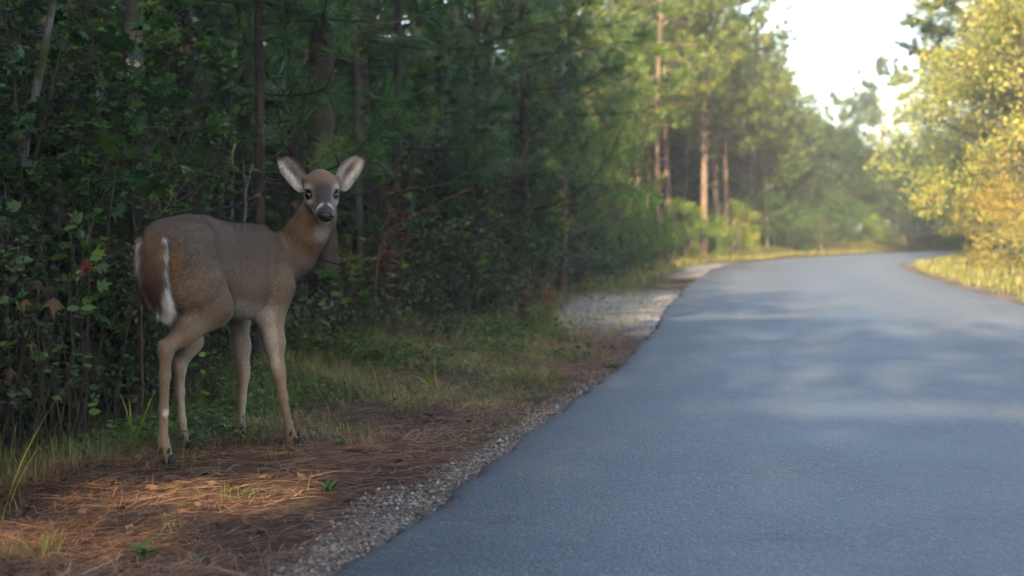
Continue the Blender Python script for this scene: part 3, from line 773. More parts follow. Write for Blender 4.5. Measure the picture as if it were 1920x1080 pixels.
for i, (px, Y, H, r0, lean, bark, lab) in enumerate([
    (-8, 7.0, 6, .024, (.115, 0), M_PALEBARK, 'slim pale sapling leaning right at the left picture edge'),
    (250, 7.9, 7, .066, (.012, 0), M_BARK, 'lichen-spotted trunk behind the deer tail with a bare pale patch'),
    (342, 9.4, 8, .078, (.03, .0), M_BARK, 'dark trunk between the patched trunk and the deer'),
    (608, 9.9, 8.5, .095, (.0, .0), M_PINEBARK, 'thick dark pine-like trunk behind the deer head'),
    (674, 10.8, 7, .034, (-.004, 0), M_BARK, 'thin trunk right of the thick dark trunk'),
    (786, 14.0, 7, .045, (-.005, 0), M_BARK, 'slim dark trunk in the thicket right of the deer'),
    (848, 14.6, 7, .045, (.004, 0), M_PALEBARK, 'slim grey trunk mottled with lichen right of the deer'),
    (692, 12.0, 5.0, .07, (.006, 0), M_PINEBARK, 'reddish trunk low in the thicket just right of the deer'),
    (152, 10.0, 7, .06, (.0, 0), M_BARK, 'dim trunk deep in the thicket left of the patched trunk'),
    (470, 12.6, 8, .07, (.01, 0), M_BARK, 'dim trunk deep in the thicket above the deer back')]):
    tb, lb = straight_tree(500 + i, H, r0, lean, bark)
    kind(f'tree{i}', tb, lb, bark, M_GREEN)
    x, y = at_px(px, Y)
    r_ = plant('tree', f'tree{i}', x, y, lab, 'tree', 0, 1.0, (.8, .9, .8), None, (.6, .6, .58, 1) if bark is M_PALEBARK else (.6, .57, .54, 1))
    if i == 1:     # where the bark has come off
        m, nt, out = new_mat('bare_wood'); n = noise(nt, 14, 5, .7); r2 = ramp(nt, [(.35, (.10, .075, .05)), (.5, (.30, .22, .155)), (.7, (.42, .32, .23))]); nt.links.new(n.outputs[0], r2.inputs[0]); bsdf(nt, out, r2.outputs[0], .85, .2)
        us = np.linspace(-1, 1, 9); vs = np.linspace(-1, 1, 13); V = []
        for v in vs:
            for u in us:
                z = 1.72 + v * .11; wdt = (1 - abs(v) ** 2.5) * (.55 + .12 * math.sin(v * 6)) + .02
                a = -math.pi / 2 + .25 + u * wdt
                rr = r0 * (1 - .75 * z / H) + .0045
                zs = np.linspace(-.2, H, 16)
                V.append((lean[0] * z + rr * math.cos(a), rr * math.sin(a), z))
        V = np.array(V); wv = tb.arr()[0]; ring = wv[np.abs(wv[:, 2] - 1.72) < .3]; V[:, :2] += ring[:, :2].mean(0) - np.array((lean[0] * 1.72, 0))
        F = np.array([(i * 9 + j, i * 9 + j + 1, (i + 1) * 9 + j + 1, (i + 1) * 9 + j) for i in range(12) for j in range(8)])
        obj('bare_patch', mesh('bare_patch', V, F, m), r_)
for px, Y, k, sc, tint, ang, lab in [
    (478, 8.7, 0, 1.0, (.80, 1.15, .6), 0.6, 'young long-needled pine with bright tufts above the deer back'), (560, 9.8, 1, .95, (.6, .9, .5), 4.1, 'young long-needled pine with tufts behind the deer ears'), (735, 12.0, 1, 1.05, (.8, 1, .8), 1.2, 'long-needled pine reaching over the thicket right of the deer'),
    (830, 13.2, 0, 1.15, (.85, 1.1, .8), 3.0, 'long-needled pine just left of the slim grey trunk'), (905, 14.2, 2, 1.0, (.75, 1, .85), 4.0, 'long-needled pine with drooping dark boughs at the top of the picture'), (330, 11.0, 2, .9, (.6, .75, .6), 5.0, 'dim long-needled pine among the trunks left of the deer'),
    (985, 16.0, 1, 1.25, (.85, 1.05, .85), 2.8, 'long-needled pine with sunlit tips near the top middle'), (1060, 20.5, 2, 1.15, (.95, 1.1, .85), .3, 'long-needled pine right of the sunlit-tipped one')]:
    x, y = at_px(px, Y)
    plant('pine_tree', f'nearpine{k}', x, y, lab, 'pine tree', ang, sc, tint, 'young long-needled pines in the thicket', (.36, .36, .36, 1))
for px, Y, k, sc, tint, lab in [
    (40, 6.9, 0, .90, (.85, 1.05, 1.0), 'lobed-leaved sapling spreading at the left picture edge'), (128, 7.1, 1, .92, (.8, 1.0, .75), 'tall lobed-leaved sapling left of the patched trunk'), (190, 8.6, 0, .98, (.9, 1.0, .7), 'lobed-leaved sapling whose sprays cross the patched trunk'),
    (90, 8.4, 1, 1.0, (.7, .85, .7), 'lobed-leaved sapling set back at the upper left'), (690, 11.3, 1, .95, (.9, 1, .6), 'lobed-leaved sapling behind the deer right ear'), (780, 12.8, 0, 1.1, (.8, 1.05, .7), 'lobed-leaved sapling among the trunks right of the deer')]:
    x, y = at_px(px, Y)
    plant('sapling', k if isinstance(k, str) else f'lobed{k}', x, y, lab, 'sapling', rz(), sc, tint, 'lobed-leaved saplings in the thicket', parts=SH)

# ---- the wood behind, one dark mass that also stands behind the camera and shades the road
def build_wood():
    rng = np.random.default_rng(9); tb, lb = MB(), MB()
    SD = np.array(sun_dir); SR = nrm(np.cross(SD, (0, 0, 1.0))); SU = np.cross(SR, SD)
    GAPS = [(gnd(310, 925), .60, .11), (gnd(130, 1005), .45, .09), (gnd(1800, 783), 1.5, .08), (gnd(1640, 602), 2.6, .10), (gnd(1040, 888), .30, .04)]
    pts = []
    y = -46.0
    while y < 62:
        for d in np.arange(2.6, 21, 2.3):
            pts.append((xfront(y) - d + rng.uniform(-.9, .9), y + rng.uniform(-.9, .9), d))
        y += 1.9
    for x, y, d in pts:
        if (y > 34 and d < 9) or (y < 4 and d > 16): continue
        H = rng.uniform(9.5, 12.4) if y < 4 else rng.uniform(4.6, 6.8)
        z0 = .3
        V, F = tube(bend((x, y, z0 - .4), (x + rng.normal(0, .2), y + rng.normal(0, .2), H), rng, 6, .02), np.linspace(rng.uniform(.05, .11), .02, 6), 6); tb.add(V, F)
        n = (1200 if d < 12 else 300) if y < 4 else 420; lowb = rng.uniform(.3, 1.6) if d < 8 else rng.uniform(.2, 1.0)
        hgt = rng.random(n) ** .8; P = np.stack([rng.normal(0, 1, n), rng.normal(0, 1, n), np.zeros(n)], 1)
        rr = (.55 + .75 * np.sin(np.pi * (.15 + .8 * hgt)))
        P[:, :2] *= rr[:, None] * .66; P[:, 0] += x; P[:, 1] += y; P[:, 2] = lowb + hgt * (H - lowb)
        X = rand_dirs(rng, n, -.7, .4); S = rng.uniform(.22, .46, n) * (1.0 if y < 4 else 1.1 if d < 8 else 1.9); A = rng.beta(2, 3, n) * .8
        if y < 6:
            keep = np.ones(n, bool); Pm = P + X * S[:, None] * .5
            for g0, hr, vr in GAPS:          # chinks cut into the unseen canopy so low sun reaches chosen ground
                q = Pm - g0; t = q @ SD; o = q - t[:, None] * SD
                keep &= (t < 0) | ((o @ SR / hr) ** 2 + (o @ SU / vr) ** 2 > 1)
            P, X, S, A = P[keep], X[keep], S[keep], A[keep]; n = len(P)
        V, F, A = stamp(*LEAF2, P, X, nrm(rng.normal(0, .6, (n, 3)) + np.array((0, 0, 1))), S, A, S * (.85 if y < 4 else .45 if d < 8 else .9)); lb.add(V, F, A)
    V1, F1, A1 = tb.arr(); V2, F2, A2 = lb.arr()
    me = mesh('wood', np.concatenate([V1, V2]), np.concatenate([F1, F2 + len(V1)]), M_PINEBARK, {'rnd': ('FLOAT', np.concatenate([A1, A2]))}, False)
    me.materials.append(M_GREEN)
    me.polygons.foreach_set('material_index', np.concatenate([np.zeros(len(F1)), np.ones(len(F2))]).astype(np.int32))
    o = obj('woodland', me, kind='stuff', label='dark dense wood behind the thicket', category='woodland'); o.color = (.6, .72, .55, 1)
build_wood()
def build_far_wood():
    rng = np.random.default_rng(19); tb, lb = MB(), MB()
    for i in range(160):
        y = rng.uniform(62, 125); x = rng.uniform(-.02, .46) * y
        if abs(x / y - .26) < .075 and y < 95: continue
        H = rng.uniform(5.0, 7.5) * (1 if x / y < .19 else .8)
        V, F = tube(bend((x, y, -.2), (x, y, H), rng, 5, .02), np.linspace(rng.uniform(.07, .13), .03, 5), 6); tb.add(V, F)
        n = 480; lowb = rng.uniform(.2, 1.0) if rng.random() < .5 else rng.uniform(1.5, 3.2)
        h = rng.random(n); rr = .6 + 1.0 * np.sin(np.pi * (.15 + .8 * h))
        P = np.stack([x + rng.normal(0, 1, n) * rr * .7, y + rng.normal(0, 1, n) * rr * .7, lowb + h * (H - lowb)], 1)
        V, F, A = stamp(*LEAF2, P, rand_dirs(rng, n, -.7, .4), nrm(rng.normal(0, .9, (n, 3)) + np.array((0, -.4, .5))), rng.uniform(.18, .42, n), np.clip(rng.normal(.5, .15) + rng.normal(0, .15, n), 0, 1)); lb.add(V, F, A)
    V1, F1, A1 = tb.arr(); V2, F2, A2 = lb.arr()
    me = mesh('far_wood', np.concatenate([V1, V2]), np.concatenate([F1, F2 + len(V1)]), M_PINEBARK, {'rnd': ('FLOAT', np.concatenate([A1, A2]))}, False)
    me.materials.append(M_GREEN)
    me.polygons.foreach_set('material_index', np.concatenate([np.zeros(len(F1)), np.ones(len(F2))]).astype(np.int32))
    o = obj('distant_woodland', me, kind='stuff', label='hazy distant wood behind the pine trunks and the bend', category='woodland'); o.color = (1.5, 1.15, .75, 1)  # sunlit tone put into the colour of the distant wood
build_far_wood()
# ------------------------------------------------------------------ the deer
D_TAIL = at(292, 441, 5.40)
D_A = nrm((0.44, 0.898)); D_A = np.array((D_A[0], D_A[1], 0.0))
D_R = np.array((D_A[1], -D_A[0], 0.0))
D_BASE = np.array((D_TAIL[0] + .33 * D_A[0], D_TAIL[1] + .33 * D_A[1], 0.0))
def B(s, t, z):
    p = D_TAIL + s * D_A + t * D_R
    return np.array((p[0], p[1], z))

# head frame: eye line, forward, up
H_EL, H_ER = at(576.5, 364, 5.867), at(632.0, 364, 5.893)
H_C = (H_EL + H_ER) / 2
H_F = nrm(at(613, 406, 5.738) - H_C)
H_RT = nrm(H_ER - H_EL); H_F = nrm(H_F - H_RT * (H_RT @ H_F))
H_U = np.cross(H_RT, H_F)
if H_U[2] < 0: H_U = -H_U
def HD(f, r, u): return H_C + f * H_F + r * H_RT + u * H_U

def build_deer():
    vox = 0.0062
    lo = np.array((-1.46, 5.10, -0.02)); hi = np.array((-0.55, 6.30, 1.09))
    dims = ((hi - lo) / vox).astype(int) + 1
    ax = [lo[i] + vox * np.arange(dims[i], dtype=np.float32) for i in range(3)]
    G = np.full(dims, 9.0, np.float32)
    def region(bmin, bmax):
        i0 = np.maximum(((bmin - lo) / vox).astype(int), 0); i1 = np.minimum(((bmax - lo) / vox).astype(int) + 2, dims)
        sl = tuple(slice(a, b) for a, b in zip(i0, i1))
        X, Y, Z = np.meshgrid(ax[0][sl[0]], ax[1][sl[1]], ax[2][sl[2]], indexing='ij')
        return sl, X, Y, Z
    def smin(sl, d, k):
        g = G[sl]
        h = np.clip(0.5 + 0.5 * (g - d) / k, 0, 1)
        G[sl] = g + (d - g) * h - k * h * (1 - h)
    def smax_neg(sl, d, k):            # carve
        g = G[sl]; d = -d
        h = np.clip(0.5 - 0.5 * (g - d) / k, 0, 1)
        G[sl] = g + (d - g) * h + k * h * (1 - h)
    def cone(a, b, ra, rb, k=0.03, squash=None):
        a = np.asarray(a, float); b = np.asarray(b, float); m = max(ra, rb) + k + 0.02
        sl, X, Y, Z = region(np.minimum(a, b) - m, np.maximum(a, b) + m)
        ab = b - a; L2 = ab @ ab
        px, py, pz = X - a[0], Y - a[1], Z - a[2]
        t = np.clip((px * ab[0] + py * ab[1] + pz * ab[2]) / L2, 0, 1)
        qx, qy, qz = px - t * ab[0], py - t * ab[1], pz - t * ab[2]
        if squash is not None:          # (axis, factor): flatter along that axis
            axis, f = squash
            e = qx * axis[0] + qy * axis[1] + qz * axis[2]
            d2 = qx * qx + qy * qy + qz * qz + e * e * (f * f - 1)
        else:
            d2 = qx * qx + qy * qy + qz * qz
        smin(sl, np.sqrt(d2) - (ra + (rb - ra) * t), k)
    def chain(pts, rads, k=0.02, squash=None):
        for i in range(len(pts) - 1):
            cone(pts[i], pts[i + 1], rads[i], rads[i + 1], k, squash)
    def ell(c, axes, rad, k=0.03, carve=False):
        c = np.asarray(c, float); m = max(rad) + k + 0.02
        sl, X, Y, Z = region(c - m, c + m)
        X, Y, Z = X - c[0], Y - c[1], Z - c[2]
        d2 = 0
        for axv, r in zip(axes, rad):
            d2 = d2 + ((X * axv[0] + Y * axv[1] + Z * axv[2]) / r) ** 2
        d = (np.sqrt(d2) - 1) * min(rad)
        (smax_neg if carve else smin)(sl, d, k)
    BX = (D_A, D_R, np.array((0, 0, 1.0)))

    # trunk: swept ellipses from rump to chest
    st = np.array([(-.055, .795, .010, .010), (-.03, .775, .060, .042), (.02, .748, .108, .076), (.09, .724, .142, .106), (.17, .712, .166, .130), (.26, .698, .178, .134),
                   (.36, .678, .178, .138), (.46, .664, .182, .138), (.55, .660, .184, .130), (.63, .664, .174, .112), (.69, .665, .140, .088), (.735, .668, .085, .058), (.76, .67, .01, .01)])
    m = 0.30
    pts = np.array([B(-.1, 0, .45), B(.85, 0, .95)])
    sl, X, Y, Z = region(np.minimum(pts[0], pts[1]) - np.array((m, m, .1)), np.maximum(pts[0], pts[1]) + np.array((m, m, .1)))
    dx, dy = X - D_TAIL[0], Y - D_TAIL[1]
    s = dx * D_A[0] + dy * D_A[1]; t = dx * D_R[0] + dy * D_R[1]
    zc, hh, hw = (np.interp(s, st[:, 0], st[:, i]).astype(np.float32) for i in (1, 2, 3))
    v = (Z - zc) / hh
    hw = hw * (1 - .16 * np.clip(v, 0, 1) ** 2 )       # narrower towards the spine
    e = np.sqrt((np.abs(t) / hw) ** 2.15 + np.abs(v) ** 2.15)
    d = (e - 1) * np.minimum(hw, hh) * 0.9
    d = np.where((s < -.055) | (s > .76), 0.2, d)
    smin(sl, d, 0.03)

    # haunches, hips, shoulders
    for sd in (1, -1):
        ell(B(.125, .012 + sd * .054, .675), BX, (.132, .084, .168), 0.024)
        ell(B(.60, sd * .068, .63), BX, (.092, .066, .165), 0.022)
        cone(B(.045, .012 + sd * .042, .76), B(.10, .012 + sd * .064, .60), .050, .066, 0.05)
    def groove(pts, r, k):
        for i in range(len(pts) - 1):
            a, b = pts[i], pts[i + 1]; m = r + k + .02
            sl, X, Y, Z = region(np.minimum(a, b) - m, np.maximum(a, b) + m)
            ab = b - a; px, py, pz = X - a[0], Y - a[1], Z - a[2]
            t = np.clip((px * ab[0] + py * ab[1] + pz * ab[2]) / (ab @ ab), 0, 1)
            smax_neg(sl, np.sqrt((px - t * ab[0]) ** 2 + (py - t * ab[1]) ** 2 + (pz - t * ab[2]) ** 2) - r, k)
    for sd in (1, -1):
        groove([B(.315, sd * .133, .80), B(.335, sd * .150, .70), B(.325, sd * .150, .60), B(.30, sd * .142, .55)], .008, .022)
        groove([B(.505, sd * .125, .79), B(.510, sd * .146, .68), B(.515, sd * .146, .58)], .006, .020)
        groove([B(.655, sd * .095, .80), B(.668, sd * .115, .71), B(.665, sd * .120, .62)], .008, .020)
    # right hind leg
    chain([B(.15, .075, .62), B(.185, .098, .545), at(352, 618, 5.43), at(312, 654, 5.375)], [.098, .074, .043, .026], 0.03)
    chain([at(303, 645, 5.37), at(311, 664, 5.375), at(309, 705, 5.37), at(307, 770, 5.362), at(306, 826, 5.358), at(310, 845, 5.348), at(317, 866, 5.332)], [.015, .0225, .0190, .0160, .0172, .0195, .0150], 0.016)
    # left hind leg
    chain([B(.15, -.07, .62), B(.235, -.088, .54), at(357, 640, 5.69), at(337, 684, 5.675)], [.095, .068, .04, .024], 0.035)
    chain([at(331, 677, 5.665), at(337, 692, 5.675), at(337, 735, 5.685), at(341, 790, 5.69), at(346, 825, 5.69), at(349, 838, 5.68), at(356, 852, 5.665)], [.014, .0215, .0172, .0152, .0170, .0190, .0145], 0.016)
    # right front leg
    chain([B(.60, .085, .60), at(507, 590, 5.87), at(515, 640, 5.855), at(521, 690, 5.84)], [.075, .046, .034, .0262], 0.035)
    chain([at(521, 690, 5.84), at(524, 706, 5.835), at(531, 745, 5.825), at(541, 795, 5.81), at(545, 817, 5.803), at(550, 830, 5.79), at(558, 842, 5.772)], [.0245, .0222, .0165, .0154, .0188, .0195, .0150], 0.016)
    # left front leg
    chain([B(.60, -.08, .58), at(446, 590, 6.05), at(453, 650, 6.02), at(457, 694, 6.005)], [.07, .043, .030, .0235], 0.035)
    chain([at(457, 694, 6.005), at(457, 708, 6.0), at(454, 750, 5.99), at(452, 795, 5.98), at(451, 812, 5.975), at(450, 824, 5.965), at(451, 833, 5.955)], [.0218, .0202, .0156, .0148, .0180, .0190, .0150], 0.016)
    # neck
    Nsq = (np.array((0, 1.0, 0)), 0.86)
    chain([B(.66, .0, .68), at(549, 475, 6.02), at(577, 438, 5.99), at(595, 405, 5.98), at(602, 372, 5.975)], [.110, .090, .0765, .067, .058], 0.028)
    # head
    HA = (H_F, H_RT, H_U)
    ell(HD(-.052, 0, .008), HA, (.088, .060, .054), 0.02)            # skull
    ell(HD(-.02, 0, .012), HA, (.060, .060, .046), 0.02)           # brow
    chain([HD(-.01, 0, -.012), HD(.06, 0, -.017), HD(.116, 0, -.014)], [.050, .038, .0310], 0.02)   # muzzle
    cone(HD(.116, 0, -.014), HD(.134, 0, -.013), .0310, .0265, 0.012)
    chain([HD(-.06, 0, -.055), HD(.03, 0, -.048), HD(.113, 0, -.046)], [.036, .028, .0205], 0.02)   # jaw
    for sd in (1, -1):
        ell(HD(-.02, sd * .040, -.030), HA, (.050, .022, .032), 0.025)     # cheek
        ell(HD(.000, sd * .050, .0155), HA, (.028, .017, .010), 0.008)      # eyebrow ridge
        ell(HD(.112, sd * .020, -.016), HA, (.022, .014, .016), 0.010)     # upper lip
        ell(HD(.004, sd * .061, -.001), HA, (.019, .012, .0145), 0.008, carve=True)   # eye socket
        ell(HD(.060, sd * .046, .010), HA, (.045, .014, .030), 0.02, carve=True)      # hollow beside the bridge
        cone(HD(-.062, sd * .046, .014), HD(-.068, sd * .062, .026), .024, .015, 0.02)  # ear root
    ell(HD(.122, 0, -.0425), HA, (.035, .03, .003), 0.006, carve=True) # mouth line
    G[:, :, 0:2] = np.maximum(G[:, :, 0:2], 0.002)

    # surface nets
    ins = G < 0
    c = [ins[a:dims[0] - 1 + a, b:dims[1] - 1 + b, e:dims[2] - 1 + e] for a in (0, 1) for b in (0, 1) for e in (0, 1)]
    cnt = sum(x.astype(np.int8) for x in c)
    act = np.argwhere((cnt > 0) & (cnt < 8))
    idx = -np.ones(dims - 1, np.int32); idx[tuple(act.T)] = np.arange(len(act))
    offs = np.array([(a, b, e) for a in (0, 1) for b in (0, 1) for e in (0, 1)])
    val = np.stack([G[tuple((act + o).T)] for o in offs], 1)
    acc = np.zeros((len(act), 3)); num = np.zeros(len(act))
    for i in range(8):
        for j in range(i + 1, 8):
            if abs(offs[i] - offs[j]).sum() == 1:
                cr = (val[:, i] < 0) != (val[:, j] < 0)
                den = np.where(cr, val[:, i] - val[:, j], 1.0)
                tt = np.where(cr, val[:, i] / den, 0)
                acc += np.where(cr[:, None], offs[i] + tt[:, None] * (offs[j] - offs[i]), 0); num += cr
    V = lo + vox * (act + acc / num[:, None])
    quads = []
    for d_ in range(3):
        u, w = [(1, 2), (2, 0), (0, 1)][d_]
        sa = [slice(0, n) for n in dims]; sb = list(sa)
        sa[d_] = slice(0, dims[d_] - 1); sb[d_] = slice(1, dims[d_])
        A_, B_ = ins[tuple(sa)], ins[tuple(sb)]
        e = np.argwhere(A_ != B_)
        e = e[(e[:, u] > 0) & (e[:, w] > 0) & (e[:, u] < dims[u] - 1) & (e[:, w] < dims[w] - 1)]
        flip = ~A_[tuple(e.T)]
        def cell(du, dw):
            q = e.copy(); q[:, u] += du; q[:, w] += dw
            return idx[tuple(q.T)]
        Q = np.stack([cell(-1, -1), cell(0, -1), cell(0, 0), cell(-1, 0)], 1)
        Q[flip] = Q[flip][:, ::-1]
        quads.append(Q)
    Q = np.concatenate(quads)
    # relax a little
    for it in range(3):
        S = np.zeros_like(V); n = np.zeros(len(V))
        for a, b in ((0, 1), (1, 2), (2, 3), (3, 0)):
            np.add.at(S, Q[:, a], V[Q[:, b]]); np.add.at(n, Q[:, a], 1)
            np.add.at(S, Q[:, b], V[Q[:, a]]); np.add.at(n, Q[:, b], 1)
        V = V + 0.5 * (S / n[:, None] - V)
    # keep the biggest piece only (drops specks)
    F = np.concatenate([Q[:, [0, 1, 2]], Q[:, [0, 2, 3]]])
    return V, F

def vert_normals(V, F):
    n = np.cross(V[F[:, 1]] - V[F[:, 0]], V[F[:, 2]] - V[F[:, 0]])
    N = np.zeros_like(V)
    for i in range(3):
        np.add.at(N, F[:, i], n)
    return nrm(N)

def deer_paint(V, N, rng):
    """coat colour, hair flow and hair length by position"""
    rel = V - D_TAIL
    s = rel @ D_A; t = rel @ D_R; z = V[:, 2]
    back = np.array((.160, .116, .090)); flank = np.array((.210, .145, .098)); rust = np.array((.30, .145, .050))
    legc = np.array((.285, .190, .122)); white = np.array((.68, .62, .54)); dark = np.array((.045, .038, .034)); neck = np.array((.215, .138, .080))
    def mix(C, col, w): return C + (np.asarray(col) - C) * np.clip(w, 0, 1)[:, None]
    C = np.tile(flank, (len(V), 1))
    C = mix(C, back, smooth(.60, .74, z) * .85)
    C = mix(C, back * .8, smooth(.845, .885, z) * smooth(.06, .0, abs(t)) * .5)
    C = mix(C, neck, smooth(.50, .66, s) * smooth(.60, .75, z) * smooth(.0, .02, (V @ nrm((.55, 0, .83))) - (at(540, 440, 6.0) @ nrm((.55, 0, .83))) + .03))
    C = mix(C, legc, smooth(.52, .40, z))
    # belly and inner legs
    C = mix(C, white * .75, smooth(-.35, -.8, N[:, 2]) * smooth(.62, .54, z) * smooth(.2, .3, s) * smooth(.36, .42, z))
    inner = -np.sign(t) * (N @ D_R)
    C = mix(C, np.array((.45, .37, .29)), smooth(.2, .7, inner) * smooth(.56, .45, z) * .85)
    C = mix(C, white * .8, smooth(.35, .8, -(N @ D_A)) * smooth(.36, .46, s) * smooth(.56, .50, z) * smooth(.25, .33, z) * .5)
    # rump behind: rusty with a white inner seam beside the tail
    bk = -(N @ D_A)
    C = mix(C, rust, smooth(.35, .8, bk) * smooth(.10, .03, s) * smooth(.55, .62, z) * smooth(.79, .74, z) * smooth(.125, .085, t) * .6)
    C = mix(C, white * .85, smooth(.075, .045, abs(t)) * smooth(.1, .4, bk) * smooth(.05, .0, s) * smooth(.50, .56, z) * smooth(.79, .75, z))
    # lower legs: darker fetlocks, pale patch on the right hind cannon
    C = mix(C, legc * .72, smooth(.10, .05, z) * .6)
    tuft = np.linalg.norm(V - at(313, 775, 5.345), axis=1)
    C = mix(C, white, smooth(.020, .009, tuft))
    # head
    q = V - H_C; f = q @ H_F; r = q @ H_RT; u = q @ H_U
    hw = smooth(-.155, -.115, f + .75 * np.minimum(u, 0)) * smooth(.30, .25, np.linalg.norm(q, axis=1)) * smooth(-.105, -.085, u) * smooth(.115, .095, np.abs(r))
    face = np.array((.185, .135, .098))
    H = np.tile(face, (len(V), 1))
    H = mix(H, (.20, .115, .068), smooth(.025, .045, u) * smooth(.03, -.02, f))                   # warm crown
    br = smooth(.045, .015, abs(r)) * smooth(-.02, .03, f) * smooth(-.02, .0, u)
    H = mix(H, (.058, .050, .050), br)                                                            # dark nose bridge
    H = mix(H, (.115, .09, .072), smooth(-.008, -.03, u) * smooth(.02, .05, f) * smooth(.10, .07, f) * .7)
    for sd in (1, -1):
        de = np.linalg.norm((q - (.004 * H_F + sd * .056 * H_RT)) * 1.0, axis=1)
        H = mix(H, (.44, .37, .30), smooth(.050, .034, de) * (1 - smooth(.05, .02, abs(r))) * .85)            # pale eye ring
        H = mix(H, (.012, .010, .009), smooth(.0235, .0205, de))
    band = smooth(.094, .102, f) * smooth(.126, .118, f)
    H = mix(H, white * .85, band * smooth(.004, .016, abs(r) ))
    H = mix(H, white * .6, smooth(.085, .105, f) * smooth(.016, .026, abs(r)) * smooth(.0, -.012, u) * .8)
    H = mix(H, (.06, .045, .04), smooth(.116, .124, f) * smooth(-.03, -.018, u))
    jw = smooth(.050, .036, np.abs(r))
    H = mix(H, white * 1.15, smooth(-.030, -.038, u) * smooth(.02, .06, f) * jw)
    H = mix(H, white * .7, smooth(-.055, -.07, u) * smooth(.0, .04, f) * jw)
    C = C + (H - C) * hw[:, None]
    th = np.linalg.norm((V - at(609, 436, 5.93)) * np.array((1.35, .8, 1.0)), axis=1)
    C = mix(C, white * .72, smooth(.062, .022, th) * .8)
    # flow
    fl = -D_A[None] * 1.0 + np.array((0, 0, -.55))[None]
    leg = smooth(.58, .46, z)[:, None]
    fl = fl * (1 - leg) + np.array((0, 0, -1.0))[None] * leg
    nk = (smooth(.55, .65, s) * smooth(.78, .86, z))[:, None]
    fl = fl * (1 - nk) + np.array((-.45, .05, -.85))[None] * nk
    fl = fl * (1 - hw[:, None]) + (-H_F * 1.0 - H_U * .1)[None] * hw[:, None]
    ln = .017 + .010 * smooth(.2, .05, s) * smooth(.5, .6, z) * smooth(.2, .6, bk)
    ln = ln * (1 - .6 * leg[:, 0]); ln = ln * (1 - .62 * hw)
    ln = ln * np.where(z < .045, .35, 1.0)
    rn = np.random.default_rng(8); var = 0
    for fq in (9, 16, 28, 45):
        for _ in range(3):
            kv = rn.normal(0, 1, 3) * fq; var = var + np.sin(V @ kv + rn.uniform(0, 6.28)) / 12
    C = C * ((.60 - .10 * smooth(.62, .80, z) * (1 - hw)) * (1 + .34 * var))[:, None] * np.array((1.03, 1.0, .92))
    return C, fl, ln

def fur(name, V, F, N, C, fl, ln, count, rng, mat, width=.0014, lift=.30, messy=.35, clump=.0):
    a = V[F[:, 0]]; b = V[F[:, 1]]; c = V[F[:, 2]]
    ar = np.linalg.norm(np.cross(b - a, c - a), axis=1)
    k = rng.choice(len(F), count, p=ar / ar.sum())
    u, v = rng.random(count), rng.random(count); fl_ = u + v > 1; u[fl_], v[fl_] = 1 - u[fl_], 1 - v[fl_]; w = 1 - u - v
    def I(Q):
        Q = np.asarray(Q)
        if Q.ndim == 1: return Q[F[k, 0]] * w + Q[F[k, 1]] * u + Q[F[k, 2]] * v
        return Q[F[k, 0]] * w[:, None] + Q[F[k, 1]] * u[:, None] + Q[F[k, 2]] * v[:, None]
    P, n, col, flow, L = I(V), nrm(I(N)), I(C), I(fl), I(ln)
    T = flow - n * (flow * n).sum(1, keepdims=True)
    T = nrm(nrm(T) + rng.normal(0, messy, T.shape) * .6); T = T - n * (T * n).sum(1, keepdims=True)
    d = nrm(nrm(T) + n * (lift * rng.uniform(.5, 1.5, count))[:, None])
    side = nrm(np.cross(d, n)) * width * .5 * rng.uniform(.7, 1.3, count)[:, None]
    L = L * rng.uniform(.6, 1.25, count)
    P0 = P - n * .001
    VV = np.stack([P0 - side, P0 + side, P0 + d * L[:, None]], 1).reshape(-1, 3)
    FF = np.arange(count * 3).reshape(-1, 3)
    j = rng.normal(1, .30, count).clip(.4, 1.5)
    if clump:
        Q = P + nrm(T) * (rng.uniform(0, .010, count))[:, None]
        ci = np.floor(Q / clump).astype(np.int64); hsh = (ci[:, 0] * 73856093 ^ ci[:, 1] * 19349663 ^ ci[:, 2] * 83492791) & 1023
        tab = rng.normal(0, 1, 1024); j = j * np.exp(.30 * np.clip(tab[hsh], -2, 1.0)); L = L * (1 + .22 * np.clip(tab[hsh], -1.5, 1.5))
        VV = np.stack([P0 - side, P0 + side, P0 + d * L[:, None]], 1).reshape(-1, 3)
    col = col * j[:, None]
    CC = np.repeat(col, 3, 0); CC[2::3] *= 1.15
    NN = np.repeat(n, 3, 0)
    return mesh(name, VV, FF, mat, {'Col': ('FLOAT_COLOR', CC.clip(0, 1))}, True, NN)

def coat_mat(name, nscale=120.0, amp=.18):
    m, nt, out = new_mat(name)
    a = nd(nt, 'ShaderNodeAttribute', attribute_name='Col')
    n = noise(nt, nscale, 3, .6); r = ramp(nt, [(.36, (1 - amp,) * 3), (.64, (1 + amp,) * 3)]); nt.links.new(n.outputs[0], r.inputs[0])
    c = mixc(nt, a.outputs['Color'], r.outputs[0], 1.0, 'MULTIPLY')
    b = bsdf(nt, out, c, .75, .18)
    b.inputs['Sheen Weight'].default_value = .08
    return m

